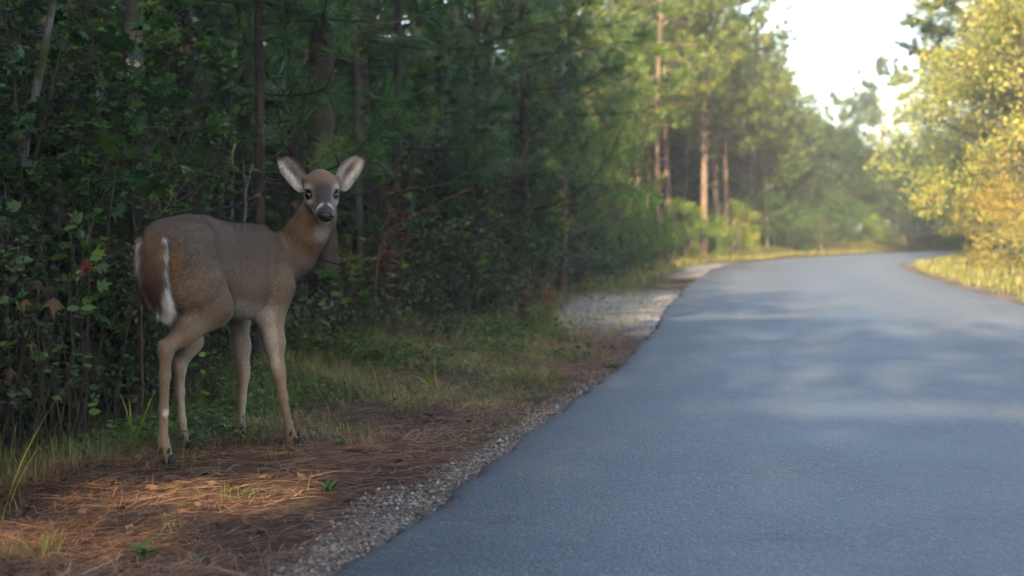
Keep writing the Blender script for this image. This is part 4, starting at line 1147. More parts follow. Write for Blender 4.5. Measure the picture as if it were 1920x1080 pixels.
def make_deer():
    rng = np.random.default_rng(5)
    V, F = build_deer()
    N = vert_normals(V, F)
    # make sure normals point outwards
    if (N * (V - V.mean(0))).sum() < 0:
        F = F[:, ::-1]; N = -N
    C, fl, ln = deer_paint(V, N, rng)
    skin = coat_mat('deer_hide'); furm = coat_mat('deer_fur', 105.0, .42)
    root = obj('deer', None, loc=D_BASE, label='brown white-tailed doe standing on the verge, head turned to look back', category='deer')
    def part(name, me, parent=root, **kw):
        o = obj(name, me, parent, **kw)
        o.matrix_parent_inverse = Matrix.Translation(-Vector(D_BASE)) if parent is root else Matrix()
        return o
    body = part('body', mesh('deer_body', V, F, skin, {'Col': ('FLOAT_COLOR', C * .92)}))
    keep = None
    # no hair over the eyes and nose
    de = np.minimum(np.linalg.norm(V - HD(.004, .057, 0), axis=1), np.linalg.norm(V - HD(.004, -.057, 0), axis=1))
    ln = np.where((de < .0205), .0005, ln)
    dn = np.linalg.norm(V - HD(.150, 0, -.013), axis=1); ln = np.where(dn < .036, .0005, ln)
    part('coat', fur('deer_coat', V, F, N, C, fl, ln, 125000, rng, furm, width=.0018, lift=.33, clump=.0075), body)

    # tail: a flat feathery brush hanging down the rump
    path = np.array([at(290, 434, 5.395), at(285, 462, 5.335), at(284, 500, 5.312), at(291, 540, 5.315), at(304, 573, 5.325), at(310, 590, 5.33)])
    tt = np.linspace(0, 1, len(path)); us = np.linspace(0, 1, 40)
    pc = np.stack([np.interp(us, tt, path[:, i]) for i in range(3)], 1)
    for _ in range(4): pc[1:-1] = (pc[:-2] + 2 * pc[1:-1] + pc[2:]) / 4
    wd = np.interp(us, [0, .08, .25, .5, .75, .92, 1], [.030, .046, .055, .050, .038, .020, .004])
    dp = np.interp(us, [0, .1, .5, 1], [.030, .026, .018, .004])
    th = np.linspace(0, 2 * np.pi, 28, endpoint=False)
    TV = pc[:, None] + wd[:, None, None] * np.cos(th)[None, :, None] * D_R[None, None] - dp[:, None, None] * np.sin(th)[None, :, None] * D_A[None, None]
    nu, nv = len(us), len(th)
    TF = np.array([q for i in range(nu - 1) for j in range(nv) for q in ((i * nv + j, i * nv + (j + 1) % nv, (i + 1) * nv + (j + 1) % nv), (i * nv + j, (i + 1) * nv + (j + 1) % nv, (i + 1) * nv + j))])
    TV = TV.reshape(-1, 3); TN = vert_normals(TV, TF)
    cen = np.repeat(pc, nv, 0)
    if (TN * (TV - cen)).sum() < 0: TF = TF[:, ::-1]; TN = -TN
    cs = np.tile(np.cos(th), nu); sn = np.tile(np.sin(th), nu); uu = np.repeat(us, nv)
    brown = np.array((.135, .080, .044)); wht = np.array((.78, .74, .68))
    TC = np.tile(brown, (len(TV), 1)); TC[:] *= (1 - .55 * smooth(.35, .8, uu))[:, None]
    nz = .10 * np.sin(uu * 37 + cs * 5) + .07 * np.sin(uu * 71 + sn * 9)
    rt_w = smooth(.0, .16, cs - (.95 - 1.10 * smooth(.45, .88, uu)) + nz * .8)
    lf_w = smooth(.0, .16, -cs - .52 + nz) * smooth(.50, .32, uu)
    edge = np.maximum(np.maximum(rt_w, lf_w) * smooth(.0, .05, uu), smooth(.78, .86, uu + nz * .4))
    edge = np.maximum(edge, smooth(.0, -.4, sn) * smooth(.03, .08, uu))
    TC = .72 * (TC + (wht - TC) * edge[:, None])
    TFl = np.gradient(pc, axis=0); TFl = np.repeat(nrm(TFl), nv, 0) + .30 * cs[:, None] * D_R
    tl = part('tail', mesh('deer_tail', TV, TF, skin, {'Col': ('FLOAT_COLOR', TC)}))
    part('tail_hair', fur('deer_tail_hair', TV, TF, TN, TC, TFl, np.full(len(TV), .046), 11000, rng, furm, .0018, .26, .30), tl)

    # ears
    def ear(base, tip, facing, flare):
        base, tip = np.asarray(base), np.asarray(tip)
        L = tip - base; ln_ = np.linalg.norm(L); L = L / ln_
        Nn = nrm(np.asarray(facing) - L * (np.asarray(facing) @ L)); S = np.cross(Nn, L)
        nu, nv = 26, 19
        u = np.linspace(0, 1, nu); v = np.linspace(-1, 1, nv)
        w = np.interp(u, [0, .06, .15, .3, .45, .6, .75, .88, .95, 1], [.022, .027, .033, .0400, .0425, .041, .034, .022, .0135, .0015])
        U, W = np.meshgrid(u, v, indexing='ij')
        cup = np.interp(u, [0, .2, .5, .8, 1], [.050, .034, .022, .012, .004])
        asym = np.interp(u, [0, .35, .7, 1], [0, .10, .04, 0]) * flare
        P = base + (U * ln_)[..., None] * L + (w[:, None] * (W + asym[:, None] * 3 * 0.3))[..., None] * S - (cup[:, None] * (1 - np.abs(W) ** 1.7) - .012 * U ** 2)[..., None] * Nn
        P = P + (.006 * flare * np.sin(U * 3.1) )[..., None] * S
        front = P.reshape(-1, 3)
        bk = (P - (Nn * .0035)[None, None] * (1 - np.abs(W) ** 6)[..., None]).reshape(-1, 3)
        n = nu * nv
        F = []
        for i in range(nu - 1):
            for j in range(nv - 1):
                a = i * nv + j
                F += [(a, a + 1, a + nv + 1), (a, a + nv + 1, a + nv)]
        F = np.array(F)
        e1 = front[1] - front[0]; e2 = front[nv] - front[0]
        mid = (nu // 2) * nv + nv // 2
        nf = np.cross(front[mid + 1] - front[mid], front[mid + nv] - front[mid])
        if nf @ Nn < 0: F = F[:, ::-1]
        FF = np.concatenate([F, F[:, ::-1] + n])
        VV = np.concatenate([front, bk])
        um, wm = U.ravel(), W.ravel()
        pale = np.array((.44, .375, .32)); deep = np.array((.20, .145, .115)); rim = np.array((.07, .052, .042)); brn = np.array((.17, .12, .085))
        k = np.exp(-((um - .52) / .26) ** 2 - ((wm - .12) / .42) ** 2)
        cf = pale + (deep * .7 - pale) * k[:, None]
        cf = cf + (np.array((.62, .56, .50)) - cf) * (smooth(.55, .8, abs(wm)) * smooth(.62, .35, um) * .7)[:, None]
        cf = cf + (rim - cf) * np.maximum(smooth(.86, .95, abs(wm)) * smooth(.12, .3, um), smooth(.84, .93, um))[:, None]
        cf = cf * .60; cb = np.tile(brn, (n, 1)) * .7; CC = np.concatenate([cf, cb])
        o = part('ear', mesh('deer_ear', VV, FF, skin, {'Col': ('FLOAT_COLOR', CC)}))
        Nf = vert_normals(front, F)
        flow = L[None] * .55 - S[None] * wm[:, None] * .9 + .0 * Nf
        hc = np.where((abs(wm) > .42)[:, None] & (abs(wm) < .84)[:, None] & (um < .80)[:, None], np.array((.50, .45, .40))[None], cf)
        part('ear_hair', fur('deer_ear_hair', front, F, Nf, hc, flow, np.interp(um, [0, .5, 1], [.034, .028, .005]) * (.25 + .75 * abs(wm)), 1500, rng, furm, .0017, .22, .30), o)
    ear(at(569, 354, 5.945), at(523, 293, 5.975), (-.22, -1.0, .10), -1)
    ear(at(639, 353, 5.935), at(680, 290, 5.965), (.30, -1.0, .10), 1)

    # eyes, nose, hooves
    m, nt, out = new_mat('deer_eye'); b = bsdf(nt, out, (.005, .0035, .003), .12, .45)
    def ball(name, c, axes, rad, mat, nu=20, nv=12, deform=None, **kw):
        V = []
        for i in range(nv + 1):
            ph = math.pi * i / nv
            for j in range(nu):
                a = 2 * math.pi * j / nu
                V.append((math.cos(ph), math.sin(ph) * math.cos(a), math.sin(ph) * math.sin(a)))
        V = np.array(V)
        if deform: V = deform(V)
        W = np.asarray(c) + sum(V[:, k:k + 1] * rad[k] * np.asarray(axes[k])[None] for k in range(3))
        F = np.array([q for i in range(nv) for j in range(nu) for q in ((i * nu + j, (i + 1) * nu + j, (i + 1) * nu + (j + 1) % nu), (i * nu + j, (i + 1) * nu + (j + 1) % nu, i * nu + (j + 1) % nu))])
        return part(name, mesh(name, W, F, mat), **kw)
    HA = (H_F, H_RT, H_U)
    for sd in (1, -1):
        ball('eye', HD(.000, sd * .0495, -.0005), HA, (.0160, .0150, .0112), m)
    mn, nt, out = new_mat('deer_nose'); nn = noise(nt, 260, 3); bsdf(nt, out, (.006, .006, .007), .26, .22, bump(nt, nn.outputs[0], .35, .0015))
    def nosef(V):
        V = V.copy(); y, z = V[:, 1].copy(), V[:, 2].copy()
        V[:, 1] = y * (1 + .22 * z)                           # wider on top
        nos = np.exp(-(((np.abs(y) - .62) / .22) ** 2 + ((z - .05) / .30) ** 2)) * (V[:, 0] > 0)
        V[:, 0] -= .55 * nos
        V[:, 0] -= .18 * np.exp(-(y / .10) ** 2) * (z < .1) * (V[:, 0] > 0)
        return V
    ball('nose', HD(.147, 0, -.0145), HA, (.019, .0272, .0215), mn, 36, 24, nosef)
    mh, nt, out = new_mat('deer_hoof'); bsdf(nt, out, (.022, .018, .015), .65, .15)
    for (hx, hy, hd, dirx) in ((317, 868, 5.332, .35), (357, 855, 5.665, .35), (559, 843, 5.772, .45), (452, 834, 5.955, .15)):
        c = at(hx, hy, hd); fw = nrm((D_A[0], D_A[1], 0)); rt = np.array((fw[1], -fw[0], 0)); up = np.array((0, 0, 1.0))
        def hoof(V):
            V = V.copy(); zz = V[:, 2]
            V[:, 0] = V[:, 0] * (1.0 - .42 * np.clip(zz, -1, 1)) + .35 * (-np.clip(zz, -1, 1))
            V[:, 2] = np.maximum(zz, -.62); V[:, 1] *= (1 - .2 * zz)
            return V
        for sd in (1, -1):
            ball('hoof', np.array((c[0], c[1], .018)) + rt * sd * .0105 + fw * .006, (fw, rt, up), (.022, .0108, .025), mh, 14, 10, hoof)
            ball('dewclaw', np.array((c[0], c[1], .058)) + rt * sd * .017 - fw * .022, (fw, rt, nrm((-.2, -.3, -1))), (.007, .0055, .0115), mh, 10, 8)
    return root
HAZE = 0.0017
# ------------------------------------------------------------------ verge: grass, straw, gravel, weeds
def verge_pts(rng, n, x0, x1, y0, y1, fn):
    out = []; tot = 0
    while tot < n:
        m = n * 2
        x = rng.uniform(x0, x1, m); y = rng.uniform(y0, y1, m)
        keep = rng.random(m) < fn(x, y)
        out.append(np.stack([x[keep], y[keep]], 1)); tot += keep.sum()
        if len(out) > 60: break
    return np.concatenate(out)[:n]

def blades(mb, rng, P, L, W, lean=.5, a=None, segs=3, upb=.35):
    """curved grass blades standing at P"""
    n = len(P); az = rng.uniform(0, 6.28, n)
    h = np.stack([np.cos(az), np.sin(az), np.zeros(n)], 1); s = np.stack([-np.sin(az), np.cos(az), np.zeros(n)], 1)
    ln = rng.uniform(.15, 1, n) * lean * 1.6
    L = np.broadcast_to(L, (n,)); W = np.broadcast_to(W, (n,))
    V = []
    for i in range(segs):
        t = i / segs
        c = P + h * (L * ln * t ** 1.8)[:, None] + np.array((0, 0, 1.0)) * (L * (t - upb * ln * t * t))[:, None]
        w = W * (1 - .75 * t)
        V += [c - s * w[:, None] / 2, c + s * w[:, None] / 2]
    V.append(P + h * (L * ln)[:, None] + np.array((0, 0, 1.0)) * (L * (1 - upb * ln))[:, None])
    V = np.stack(V, 1); k = V.shape[1]
    T = []
    for i in range(segs - 1):
        T += [(2 * i, 2 * i + 1, 2 * i + 3), (2 * i, 2 * i + 3, 2 * i + 2)]
    T.append((k - 3, k - 2, k - 1)); T = np.array(T)
    F = (T[None] + (np.arange(n) * k)[:, None, None]).reshape(-1, 3)
    mb.add(V.reshape(-1, 3), F, np.repeat(np.broadcast_to(.5 if a is None else a, (n,)), k))

def gz(P): return ground_z(P[:, 0], P[:, 1])
def patchy(x, y, ph, f=1.6, lo=-.3, hi=.9):
    s = np.sin(x * f * 2.1 + ph) + np.sin(y * f * 1.3 + ph * 2) + np.sin((x + y) * f * 1.7 + ph * 3) + .6 * np.sin((x - .6 * y) * f * 4.1 + ph)
    return smooth(lo - .6, hi, s)

def build_grass():
    rng = np.random.default_rng(41); mb = MB()
    def dens(x, y):
        left = -road_dist(x, y); beh = xfront(y) - x
        d = np.where(y > 7, smooth(.06, .30, left), smooth(.18, .55, left)) * smooth(.7, .1, beh)
        near = smooth(4.8, 6.2, y + .5 * beh) * .75 + .25 * smooth(7.0, 8.5, y)
        close = smooth(-.9, -.1, beh)
        return d * np.clip(near + .4 * close * smooth(4.2, 5.4, y), 0, 1) * (.10 + .90 * patchy(x, y, 1.3, 2.4, -.2, 1.0)) * smooth(24, 12, y) * (1 - .93 * sand_patch(x, y))
    P = verge_pts(rng, 38000, -4, 2.4, 4.0, 23, dens)
    P = np.column_stack([P, gz(P) - .004])
    beh = xfront(P[:, 1]) - P[:, 0]
    L = (.042 + .085 * smooth(-1.3, -.1, beh)) * rng.uniform(.45, 1.5, len(P)) * (1 + .25 * smooth(8, 14, P[:, 1]))
    a = np.clip(patchy(P[:, 0], P[:, 1], 4.0, 2.2) * .38 + rng.beta(2, 2.2, len(P)) * .72, 0, 1)
    blades(mb, rng, P, L, .0044 * rng.uniform(.6, 1.4, len(P)), .75, a)
    for hx, hy in ((317, 868), (357, 855), (559, 843), (452, 834)):      # blades growing up round the hooves
        c = gnd(hx, hy + 2); m_ = 46; an = rng.uniform(0, 6.28, m_); rr = rng.uniform(.022, .085, m_)
        H_ = np.column_stack([c[0] + np.cos(an) * rr, c[1] + np.sin(an) * rr * .8, np.zeros(m_)]); H_[:, 2] = gz(H_) - .004
        blades(mb, rng, H_, rng.uniform(.025, .075, m_), .0034, .8, rng.uniform(.2, .9, m_))
    # the right verge and the verge at the bend
    def dens2(x, y):
        r_ = road_dist(x, y); right = r_ - ROAD_W; left = -r_
        return np.maximum(smooth(.05, .45, right) * smooth(6, 3, right), smooth(.5, .9, left) * smooth(.3, -.1, xfront(y) - x) * (y > 20)) * (.4 + .6 * patchy(x, y, 2.0, .8))
    Q = verge_pts(rng, 13000, 1.0, 18, 15, 50, dens2); Q = np.column_stack([Q, gz(Q)])
    blades(mb, rng, Q, rng.uniform(.06, .22, len(Q)), .015, .5, np.clip(rng.beta(3, 2, len(Q)) * .75 + .2, 0, 1), 2)
    obj('grass', mb.build('grass', M_GRASS, False), kind='stuff', label='short patchy grass on the verges', category='grass')
build_grass()

def build_weeds():
    """low creeping ground cover between the grass"""
    rng = np.random.default_rng(43); mb = MB()
    def dens(x, y):
        left = -road_dist(x, y); beh = xfront(y) - x
        return smooth(.45, .9, left) * smooth(.4, 0, beh) * patchy(x, y, 7.7, 2.0, .3, 1.2) * smooth(-1.5, -.5, beh) * smooth(4.8, 6, y)
    C = verge_pts(rng, 520, -3, 1, 4.8, 13, dens); n = 26
    P = np.repeat(C, n, 0) + rng.normal(0, .055, (len(C) * n, 2)); m = len(P)
    P = np.column_stack([P, gz(P) + rng.random(m) ** 1.5 * .13])
    V, F, A = stamp(*LEAF2, P, rand_dirs(rng, m, -.3, .5), nrm(rng.normal(0, .45, (m, 3)) + np.array((0, 0, 1))), rng.uniform(.015, .038, m), np.clip(np.repeat(rng.beta(2, 2, len(C)), n) * .6 + rng.normal(.2, .12, m), 0, 1)); mb.add(V, F, A)
    o = obj('ground_cover', mb.build('ground_cover', M_GREEN, False), kind='stuff', label='small leafy ground cover along the thicket foot', category='ground cover'); o.color = (1.1, 1.1, .8, 1)
build_weeds()

def build_straw():
    rng = np.random.default_rng(47); mb = MB()
    def dens(x, y):
        left = -road_dist(x, y); beh = xfront(y) - x
        d = smooth(-.03, .10, left) * smooth(.6, 0, beh)
        d = d * (.25 + .75 * patchy(x, y, .6, 1.5, -.4, .8)) * (.7 + .3 * smooth(.05, .4, left)) * (.35 + .65 * smooth(7.2, 5.2, y))
        return d
    P = verge_pts(rng, 46000, -3.0, 1.4, 2.9, 13, dens); n = len(P)
    P = np.column_stack([P, gz(P) + .003 + .016 * rng.random(n) ** 2])
    base = .55 * np.sin(P[:, 0] * 2.3 + P[:, 1] * 1.1) + .9
    az = base + rng.normal(0, .75, n) + (rng.random(n) < .5) * np.pi
    X = np.stack([np.cos(az), np.sin(az) * .8, rng.normal(0, .07, n)], 1)
    T = (np.array([(0, -.5, 0), (0, .5, 0), (.5, -.4, .0), (.5, .4, .0), (1, 0, 0)]), np.array([(0, 1, 3), (0, 3, 2), (2, 3, 4)]))
    L = rng.uniform(.07, .21, n)
    a = np.clip(rng.beta(2.2, 2.6, n) + .12 * np.sin(P[:, 0] * 5) * np.sin(P[:, 1] * 4), 0, 1)
    N = np.tile((0, 0, 1.0), (n, 1)) + rng.normal(0, .25, (n, 3))
    V, F, A = stamp(*T, P, X, N, L, a, np.full(n, .0021) * rng.uniform(.6, 1.3, n))
    # bow each needle a little
    V = V.reshape(n, 5, 3); bow = rng.normal(0, .08, n) * L; sd = np.stack([-np.sin(az), np.cos(az), np.zeros(n)], 1)
    V[:, 2:4] += (sd * bow[:, None])[:, None]; V[:, 2:4, 2] += (rng.random(n) * .012)[:, None]
    mb.add(V.reshape(-1, 3), F, A)
    # needles lying on the asphalt margin
    Q = verge_pts(rng, 800, -1, 2, 3.2, 12, lambda x, y: (.85 * smooth(.16, .0, road_dist(x, y)) + .04 * smooth(1.5, .2, road_dist(x, y))) * (road_dist(x, y) > 0)); m = len(Q)
    Q = np.column_stack([Q, .008 + .035 * (1 - ((np.clip(road_dist(Q[:, 0], Q[:, 1]), 0, 3.7) - ROAD_W / 2) / (ROAD_W / 2)) ** 2)]); az = rng.uniform(0, 6.28, m)
    V, F, A = stamp(*T, Q, np.stack([np.cos(az), np.sin(az), np.zeros(m)], 1), np.tile((0, 0, 1.0), (m, 1)), rng.uniform(.04, .14, m), rng.beta(2, 2, m), np.full(m, .0022)); mb.add(V, F, A)
    for hx, hy in ((317, 868), (357, 855), (559, 843), (452, 834)):
        c = gnd(hx, hy); m = 60; az = rng.uniform(0, 6.28, m)
        Q = np.column_stack([c[0] + rng.normal(0, .05, m), c[1] + rng.normal(0, .05, m) - .01, rng.uniform(.008, .022, m)])
        V, F, A = stamp(*T, Q, np.stack([np.cos(az), np.sin(az), rng.normal(0, .12, m)], 1), np.tile((0, 0, 1.0), (m, 1)), rng.uniform(.04, .12, m), rng.beta(2, 2, m), np.full(m, .002)); mb.add(V, F, A)
    Q = verge_pts(rng, 170, -1, 5.5, 3.2, 13, lambda x, y: ((road_dist(x, y) > .1) & (road_dist(x, y) < 3.6)).astype(float)); m = len(Q); az = rng.uniform(0, 6.28, m)
    Q = np.column_stack([Q, .009 + .035 * (1 - ((road_dist(Q[:, 0], Q[:, 1]) - ROAD_W / 2) / (ROAD_W / 2)) ** 2)])
    V, F, A = stamp(*T, Q, np.stack([np.cos(az), np.sin(az), np.zeros(m)], 1), np.tile((0, 0, 1.0), (m, 1)), rng.uniform(.03, .13, m), rng.beta(2, 2, m), np.full(m, .0024)); mb.add(V, F, A)
    obj('pine_straw', mb.build('pine_straw', M_STRAW, False), kind='stuff', label='orange-brown fallen pine needles covering the verge', category='pine straw')
build_straw()

OCT = np.array([(1, 0, 0), (-1, 0, 0), (0, 1, 0), (0, -1, 0), (0, 0, 1), (0, 0, -1)], float)
OCTF = np.array([(0, 2, 4), (2, 1, 4), (1, 3, 4), (3, 0, 4), (2, 0, 5), (1, 2, 5), (3, 1, 5), (0, 3, 5)])
def build_gravel():
    rng = np.random.default_rng(53); mb = MB()
    def dens(x, y):
        left = -road_dist(x, y)
        wdt = np.where(y < 4.9, .10, .015) + .035 * np.sin(y * 3.1) + .02 * np.sin(y * 7.3)
        return smooth(wdt + .14, wdt * .4, left) * smooth(-.10, .02, left) ** 2 * (.35 + .65 * patchy(x, y, 3.3, 3.0, -.6, .6)) * smooth(9.5, 6.0, y)
    P = verge_pts(rng, 8000, -1.4, 1.2, 2.9, 9.5, dens)
    Q = verge_pts(rng, 2500, -.5, 3.4, 12, 21, lambda x, y: smooth(1.5, .8, -road_dist(x, y)) * (road_dist(x, y) < 0) * np.exp(-(((y - 16.3) / 3.4) ** 2) ** 2))
    S = np.concatenate([rng.lognormal(-5.6, .45, len(P)), rng.lognormal(-5.0, .35, len(Q))]); P = np.concatenate([P, Q]); n = len(P)
    P = np.column_stack([P, gz(P) + S * .25])
    V = OCT[None] * rng.uniform(.6, 1.3, (n, 6, 1)) * S[:, None, None]; V[:, :, 2] *= .7
    az = rng.uniform(0, 6.28, n); c, s_ = np.cos(az)[:, None], np.sin(az)[:, None]
    V = np.stack([V[..., 0] * c - V[..., 1] * s_, V[..., 0] * s_ + V[..., 1] * c, V[..., 2]], 2) + P[:, None]
    F = (OCTF[None] + (np.arange(n) * 6)[:, None, None]).reshape(-1, 3)
    mb.add(V.reshape(-1, 3), F, np.repeat(rng.random(n), 6))
    m, nt, out = new_mat('gravel_stone'); a = nd(nt, 'ShaderNodeAttribute', attribute_name='rnd')
    r = ramp(nt, [(0, (.05, .040, .032)), (.4, (.12, .102, .084)), (.8, (.21, .190, .165)), (1, (.36, .335, .30))]); nt.links.new(a.outputs['Fac'], r.inputs[0]); bsdf(nt, out, r.outputs[0], .85, .25)
    obj('gravel', mb.build('gravel', m, False), kind='stuff', label='pale grey gravel along the asphalt edge', category='gravel')
build_gravel()

def build_leaf_litter():
    rng = np.random.default_rng(59); mb = MB()
    P = verge_pts(rng, 900, -3, 1.2, 3.0, 12, lambda x, y: smooth(.05, .3, -road_dist(x, y)) * smooth(.8, .0, xfront(y) - x) * (.2 + .8 * patchy(x, y, 5.1))); n = len(P)
    P = np.column_stack([P, gz(P) + .012 + .012 * rng.random(n)]); az = rng.uniform(0, 6.28, n)
    V, F, A = stamp(*LOBED, P, np.stack([np.cos(az), np.sin(az), rng.normal(0, .25, n)], 1), np.tile((0, 0, 1.0), (n, 1)) + rng.normal(0, .4, (n, 3)), rng.uniform(.015, .045, n), rng.random(n) * .8); mb.add(V, F, A)
    obj('leaf_litter', mb.build('leaf_litter', M_DRY, False), kind='stuff', label='dry brown fallen leaves scattered on the verge', category='leaf litter')
build_leaf_litter()

# ---- single tufts and weeds one can point at
def tuft_mesh(seed, n, L, W, lean, spread, lo=0, hi=1, mat=M_GRASS, nm='tuft', upb=.35):
    rng = np.random.default_rng(seed); mb = MB()
    P = np.column_stack([rng.normal(0, spread, (n, 2)), np.full(n, -.01)])
    blades(mb, rng, P, L * rng.uniform(.4, 1.2, n), W * rng.uniform(.7, 1.2, n), lean * 1.25, lo + (hi - lo) * rng.random(n), 4, upb)
    return mb.build(nm, mat, False)
def on_ground(px, py):
    p = gnd(px, py); z = float(ground_z(np.array([p[0]]), np.array([p[1]]))[0]); p = gnd(px, py, z)
    return (p[0], p[1], z)
for i, (px, py, n, L, W, lean, sp, lo, hi, lab) in enumerate([
    (455, 935, 60, .085, .0035, .8, .035, .1, .6, 'green grass tuft in the straw patch near the bottom'), (600, 805, 70, .10, .002, .8, .03, .72, 1.0, 'dark wiry dry grass tuft right of the deer front hoof'), (470, 832, 70, .12, .0045, .6, .03, .2, .65, 'grass tuft growing between the deer front hooves'),
    (640, 800, 60, .07, .0035, .8, .04, .1, .5, 'low grass tuft at the edge of the dry straw'), (860, 832, 90, .075, .004, .8, .06, .15, .6, 'spreading grass tuft close to the asphalt edge'), (945, 795, 80, .08, .004, .8, .06, .1, .55, 'grass tuft on the verge nearest the asphalt'),
    (770, 770, 90, .13, .004, .7, .05, .3, .8, 'yellowish grass tuft in the middle of the verge'), (690, 830, 50, .09, .003, .8, .04, .8, 1.0, 'straw-coloured grass tuft on the dry patch'), (330, 985, 30, .05, .003, .8, .03, .3, .7, 'sparse grass wisps in the orange straw'),
    (60, 1045, 80, .10, .004, .8, .06, .2, .7, 'blurred grass tuft in the bottom left corner'), (30, 880, 70, .22, .004, .5, .05, .3, .9, 'tall grass clump at the left picture edge'), (120, 850, 60, .16, .004, .6, .05, .25, .8, 'grass clump left of the deer hind hooves'),
    (205, 865, 50, .12, .004, .7, .04, .3, .8, 'short grass clump beside the deer near hind hoof'), (510, 862, 26, .06, .006, .7, .02, .6, .85, 'yellow-leaved sprig in front of the deer front hooves')]):
    obj('grass_tuft', tuft_mesh(700 + i, n, L, W, lean, sp, lo, hi), loc=on_ground(px, py), label=lab, category='grass tuft', group='grass tufts on the verge')
for i, (px, py, n, L, W, lean, sp, lab, ti) in enumerate([
    (238, 836, 9, .24, .012, .35, .012, 'strap-leaved yellow-green plant beside the deer hind leg', .3), (812, 728, 8, .20, .014, .5, .02, 'bright strap-leaved plant in the grass right of the deer', -.4)]):
    o = obj('strap_leaf_plant', tuft_mesh(730 + i, n, L, W, lean, sp, .45, .7, nm='strap_leaf'), loc=on_ground(px, py), rot=(0, ti, 0), label=lab, category='plant')
    o.color = (1.5, 1.6, .7, 1)
for i, (px, py, L, az_, lab) in enumerate([(0, 1000, .50, .9, 'long yellow grass stem bending up at the left edge'), (15, 965, .34, .7, 'shorter pale grass stem beside the long yellow one'), (165, 912, .30, 1.2, 'low arching dry stem left of the deer hoof'), (578, 918, .075, 1.3, 'short upright orange stem in the straw')]):
    g = np.array(on_ground(px, py)); rng = np.random.default_rng(760 + i)
    t = np.linspace(0, 1, 9); ln = [.38, .45, 1.3, .12][i]
    p = np.stack([L * ln * t ** 1.4, .05 * t, L * (t - .35 * ln * t * t) * (1 if i != 2 else .45)], 1)
    mb = MB(); V, F = tube(p, np.linspace(.0022, .0007, 9), 5); mb.add(V, F, .72)
    o = obj('dry_grass', mb.build('dry_grass', M_GRASS), loc=g, label=lab, category='dry grass', group='single dry stems on the verge'); o.color = (.75, .72, .5, 1)
def rosette(seed, n, L, W):
    rng = np.random.default_rng(seed); mb = MB(); az = rng.uniform(0, 6.28, n)
    X = np.stack([np.cos(az), np.sin(az), rng.uniform(.15, .8, n)], 1)
    V, F, A = stamp(*LEAF4, np.column_stack([rng.normal(0, .008, (n, 2)), rng.uniform(0, .02, n)]), X, np.tile((0, 0, 1.0), (n, 1)), L * rng.uniform(.6, 1.1, n), rng.uniform(.35, .8, n), np.full(n, W)); mb.add(V, F, A)
    return mb.build('rosette', M_GREEN, False)
for i, (px, py, n, L, lab) in enumerate([(617, 925, 16, .075, 'small green weed at the edge of the gravel'), (265, 1050, 20, .09, 'blurred broad-leaved weed at the bottom edge'), (380, 1062, 12, .05, 'small weed right of the blurred weed at the bottom edge'), (100, 700, 18, .10, 'bluish leafy weed at the thicket foot at far left'), (640, 838, 12, .05, 'tiny weed beside the dry tuft'),
    (1040, 668, 16, .09, 'blue-green weed rosette on the far grass'), (1150, 690, 16, .08, 'blue-green weed beside the asphalt edge')]):
    o = obj('weed', rosette(780 + i, n, L * .75, .026), loc=on_ground(px, py), label=lab, category='weed', group='weeds on the verge'); o.color = (.8, .9, .65, 1)

# ---- saplings whose leaves can be told apart: each leaf is its own piece
def palmate():
    lob = []
    for k, (ang, ln) in enumerate([(-2.2, .42), (-1.15, .80), (0, 1.0), (1.15, .80), (2.2, .42)]):
        lob.append((ang, ln))
    pts = [(0, 0, 0)]
    for k, (ang, ln) in enumerate(lob):
        for da, f in ((-.26, .52), (-.16, .66), (0, 1.0), (.16, .66), (.26, .52)):
            pts.append((.22 + ln * .78 * f * math.cos(ang + da), ln * .78 * f * math.sin(ang + da), .06 * (1 - f) - (.16 + .08 * (k % 2)) * f * f))
        if k < 4:
            am = (ang + lob[k + 1][0]) / 2; pts.append((.22 + .27 * math.cos(am), .27 * math.sin(am), .05))
    return np.array([(.22, 0, 0.02)] + pts), np.array([(0, 1 + i, 1 + (i + 1) % len(pts)) for i in range(len(pts))])
PALM = palmate()
OVAL = (np.array([(0, 0, 0), (.15, .17, .03), (.38, .27, .05), (.65, .22, .03), (.88, .09, -.02), (1, 0, -.06), (.88, -.09, -.02), (.65, -.22, .03), (.38, -.27, .05), (.15, -.17, .03), (.3, 0, 0), (.65, 0, -.01)]),
        np.array([(0, 10, 1), (1, 10, 2), (2, 10, 11), (2, 11, 3), (3, 11, 4), (4, 11, 5), (5, 11, 6), (6, 11, 7), (7, 11, 8), (8, 11, 10), (8, 10, 9), (9, 10, 0)]))
def piece_mesh(tpl, mat, v, nm):
    V = tpl[0].copy(); V[:, 0] += 0
    return mesh(nm, V, tpl[1], mat, {'rnd': ('FLOAT', np.full(len(V), v))}, False)
LEAF_MESH = {('oval', i): piece_mesh(OVAL, M_GREEN, v, 'oval_leaf') for i, v in enumerate((.3, .5, .65, .8))}
LEAF_MESH.update({('lobed', i): piece_mesh(LOBED, M_GREEN, v, 'lobed_leaf') for i, v in enumerate((.3, .5, .65, .8))})
LEAF_MESH.update({('maple', i): piece_mesh(PALM, m_, v, 'maple_leaf') for i, (m_, v) in enumerate(((M_RED, .55), (M_DRY, .75), (M_GOLD, .97), (M_DRY, .4)))})
def place_leaf(root, pos, X, N, size, key, tint=(1, 1, 1), label=None):
    X = nrm(X); N = nrm(np.asarray(N) - X * (np.asarray(N) @ X)); Y = np.cross(N, X)
    o = obj('leaf', LEAF_MESH[key], root, label=label)
    o.matrix_local = Matrix(((X[0] * size, Y[0] * size, N[0] * size, pos[0]), (X[1] * size, Y[1] * size, N[1] * size, pos[1]), (X[2] * size, Y[2] * size, N[2] * size, pos[2]), (0, 0, 0, 1)))
    o.color = (*tint, 1)
    return o
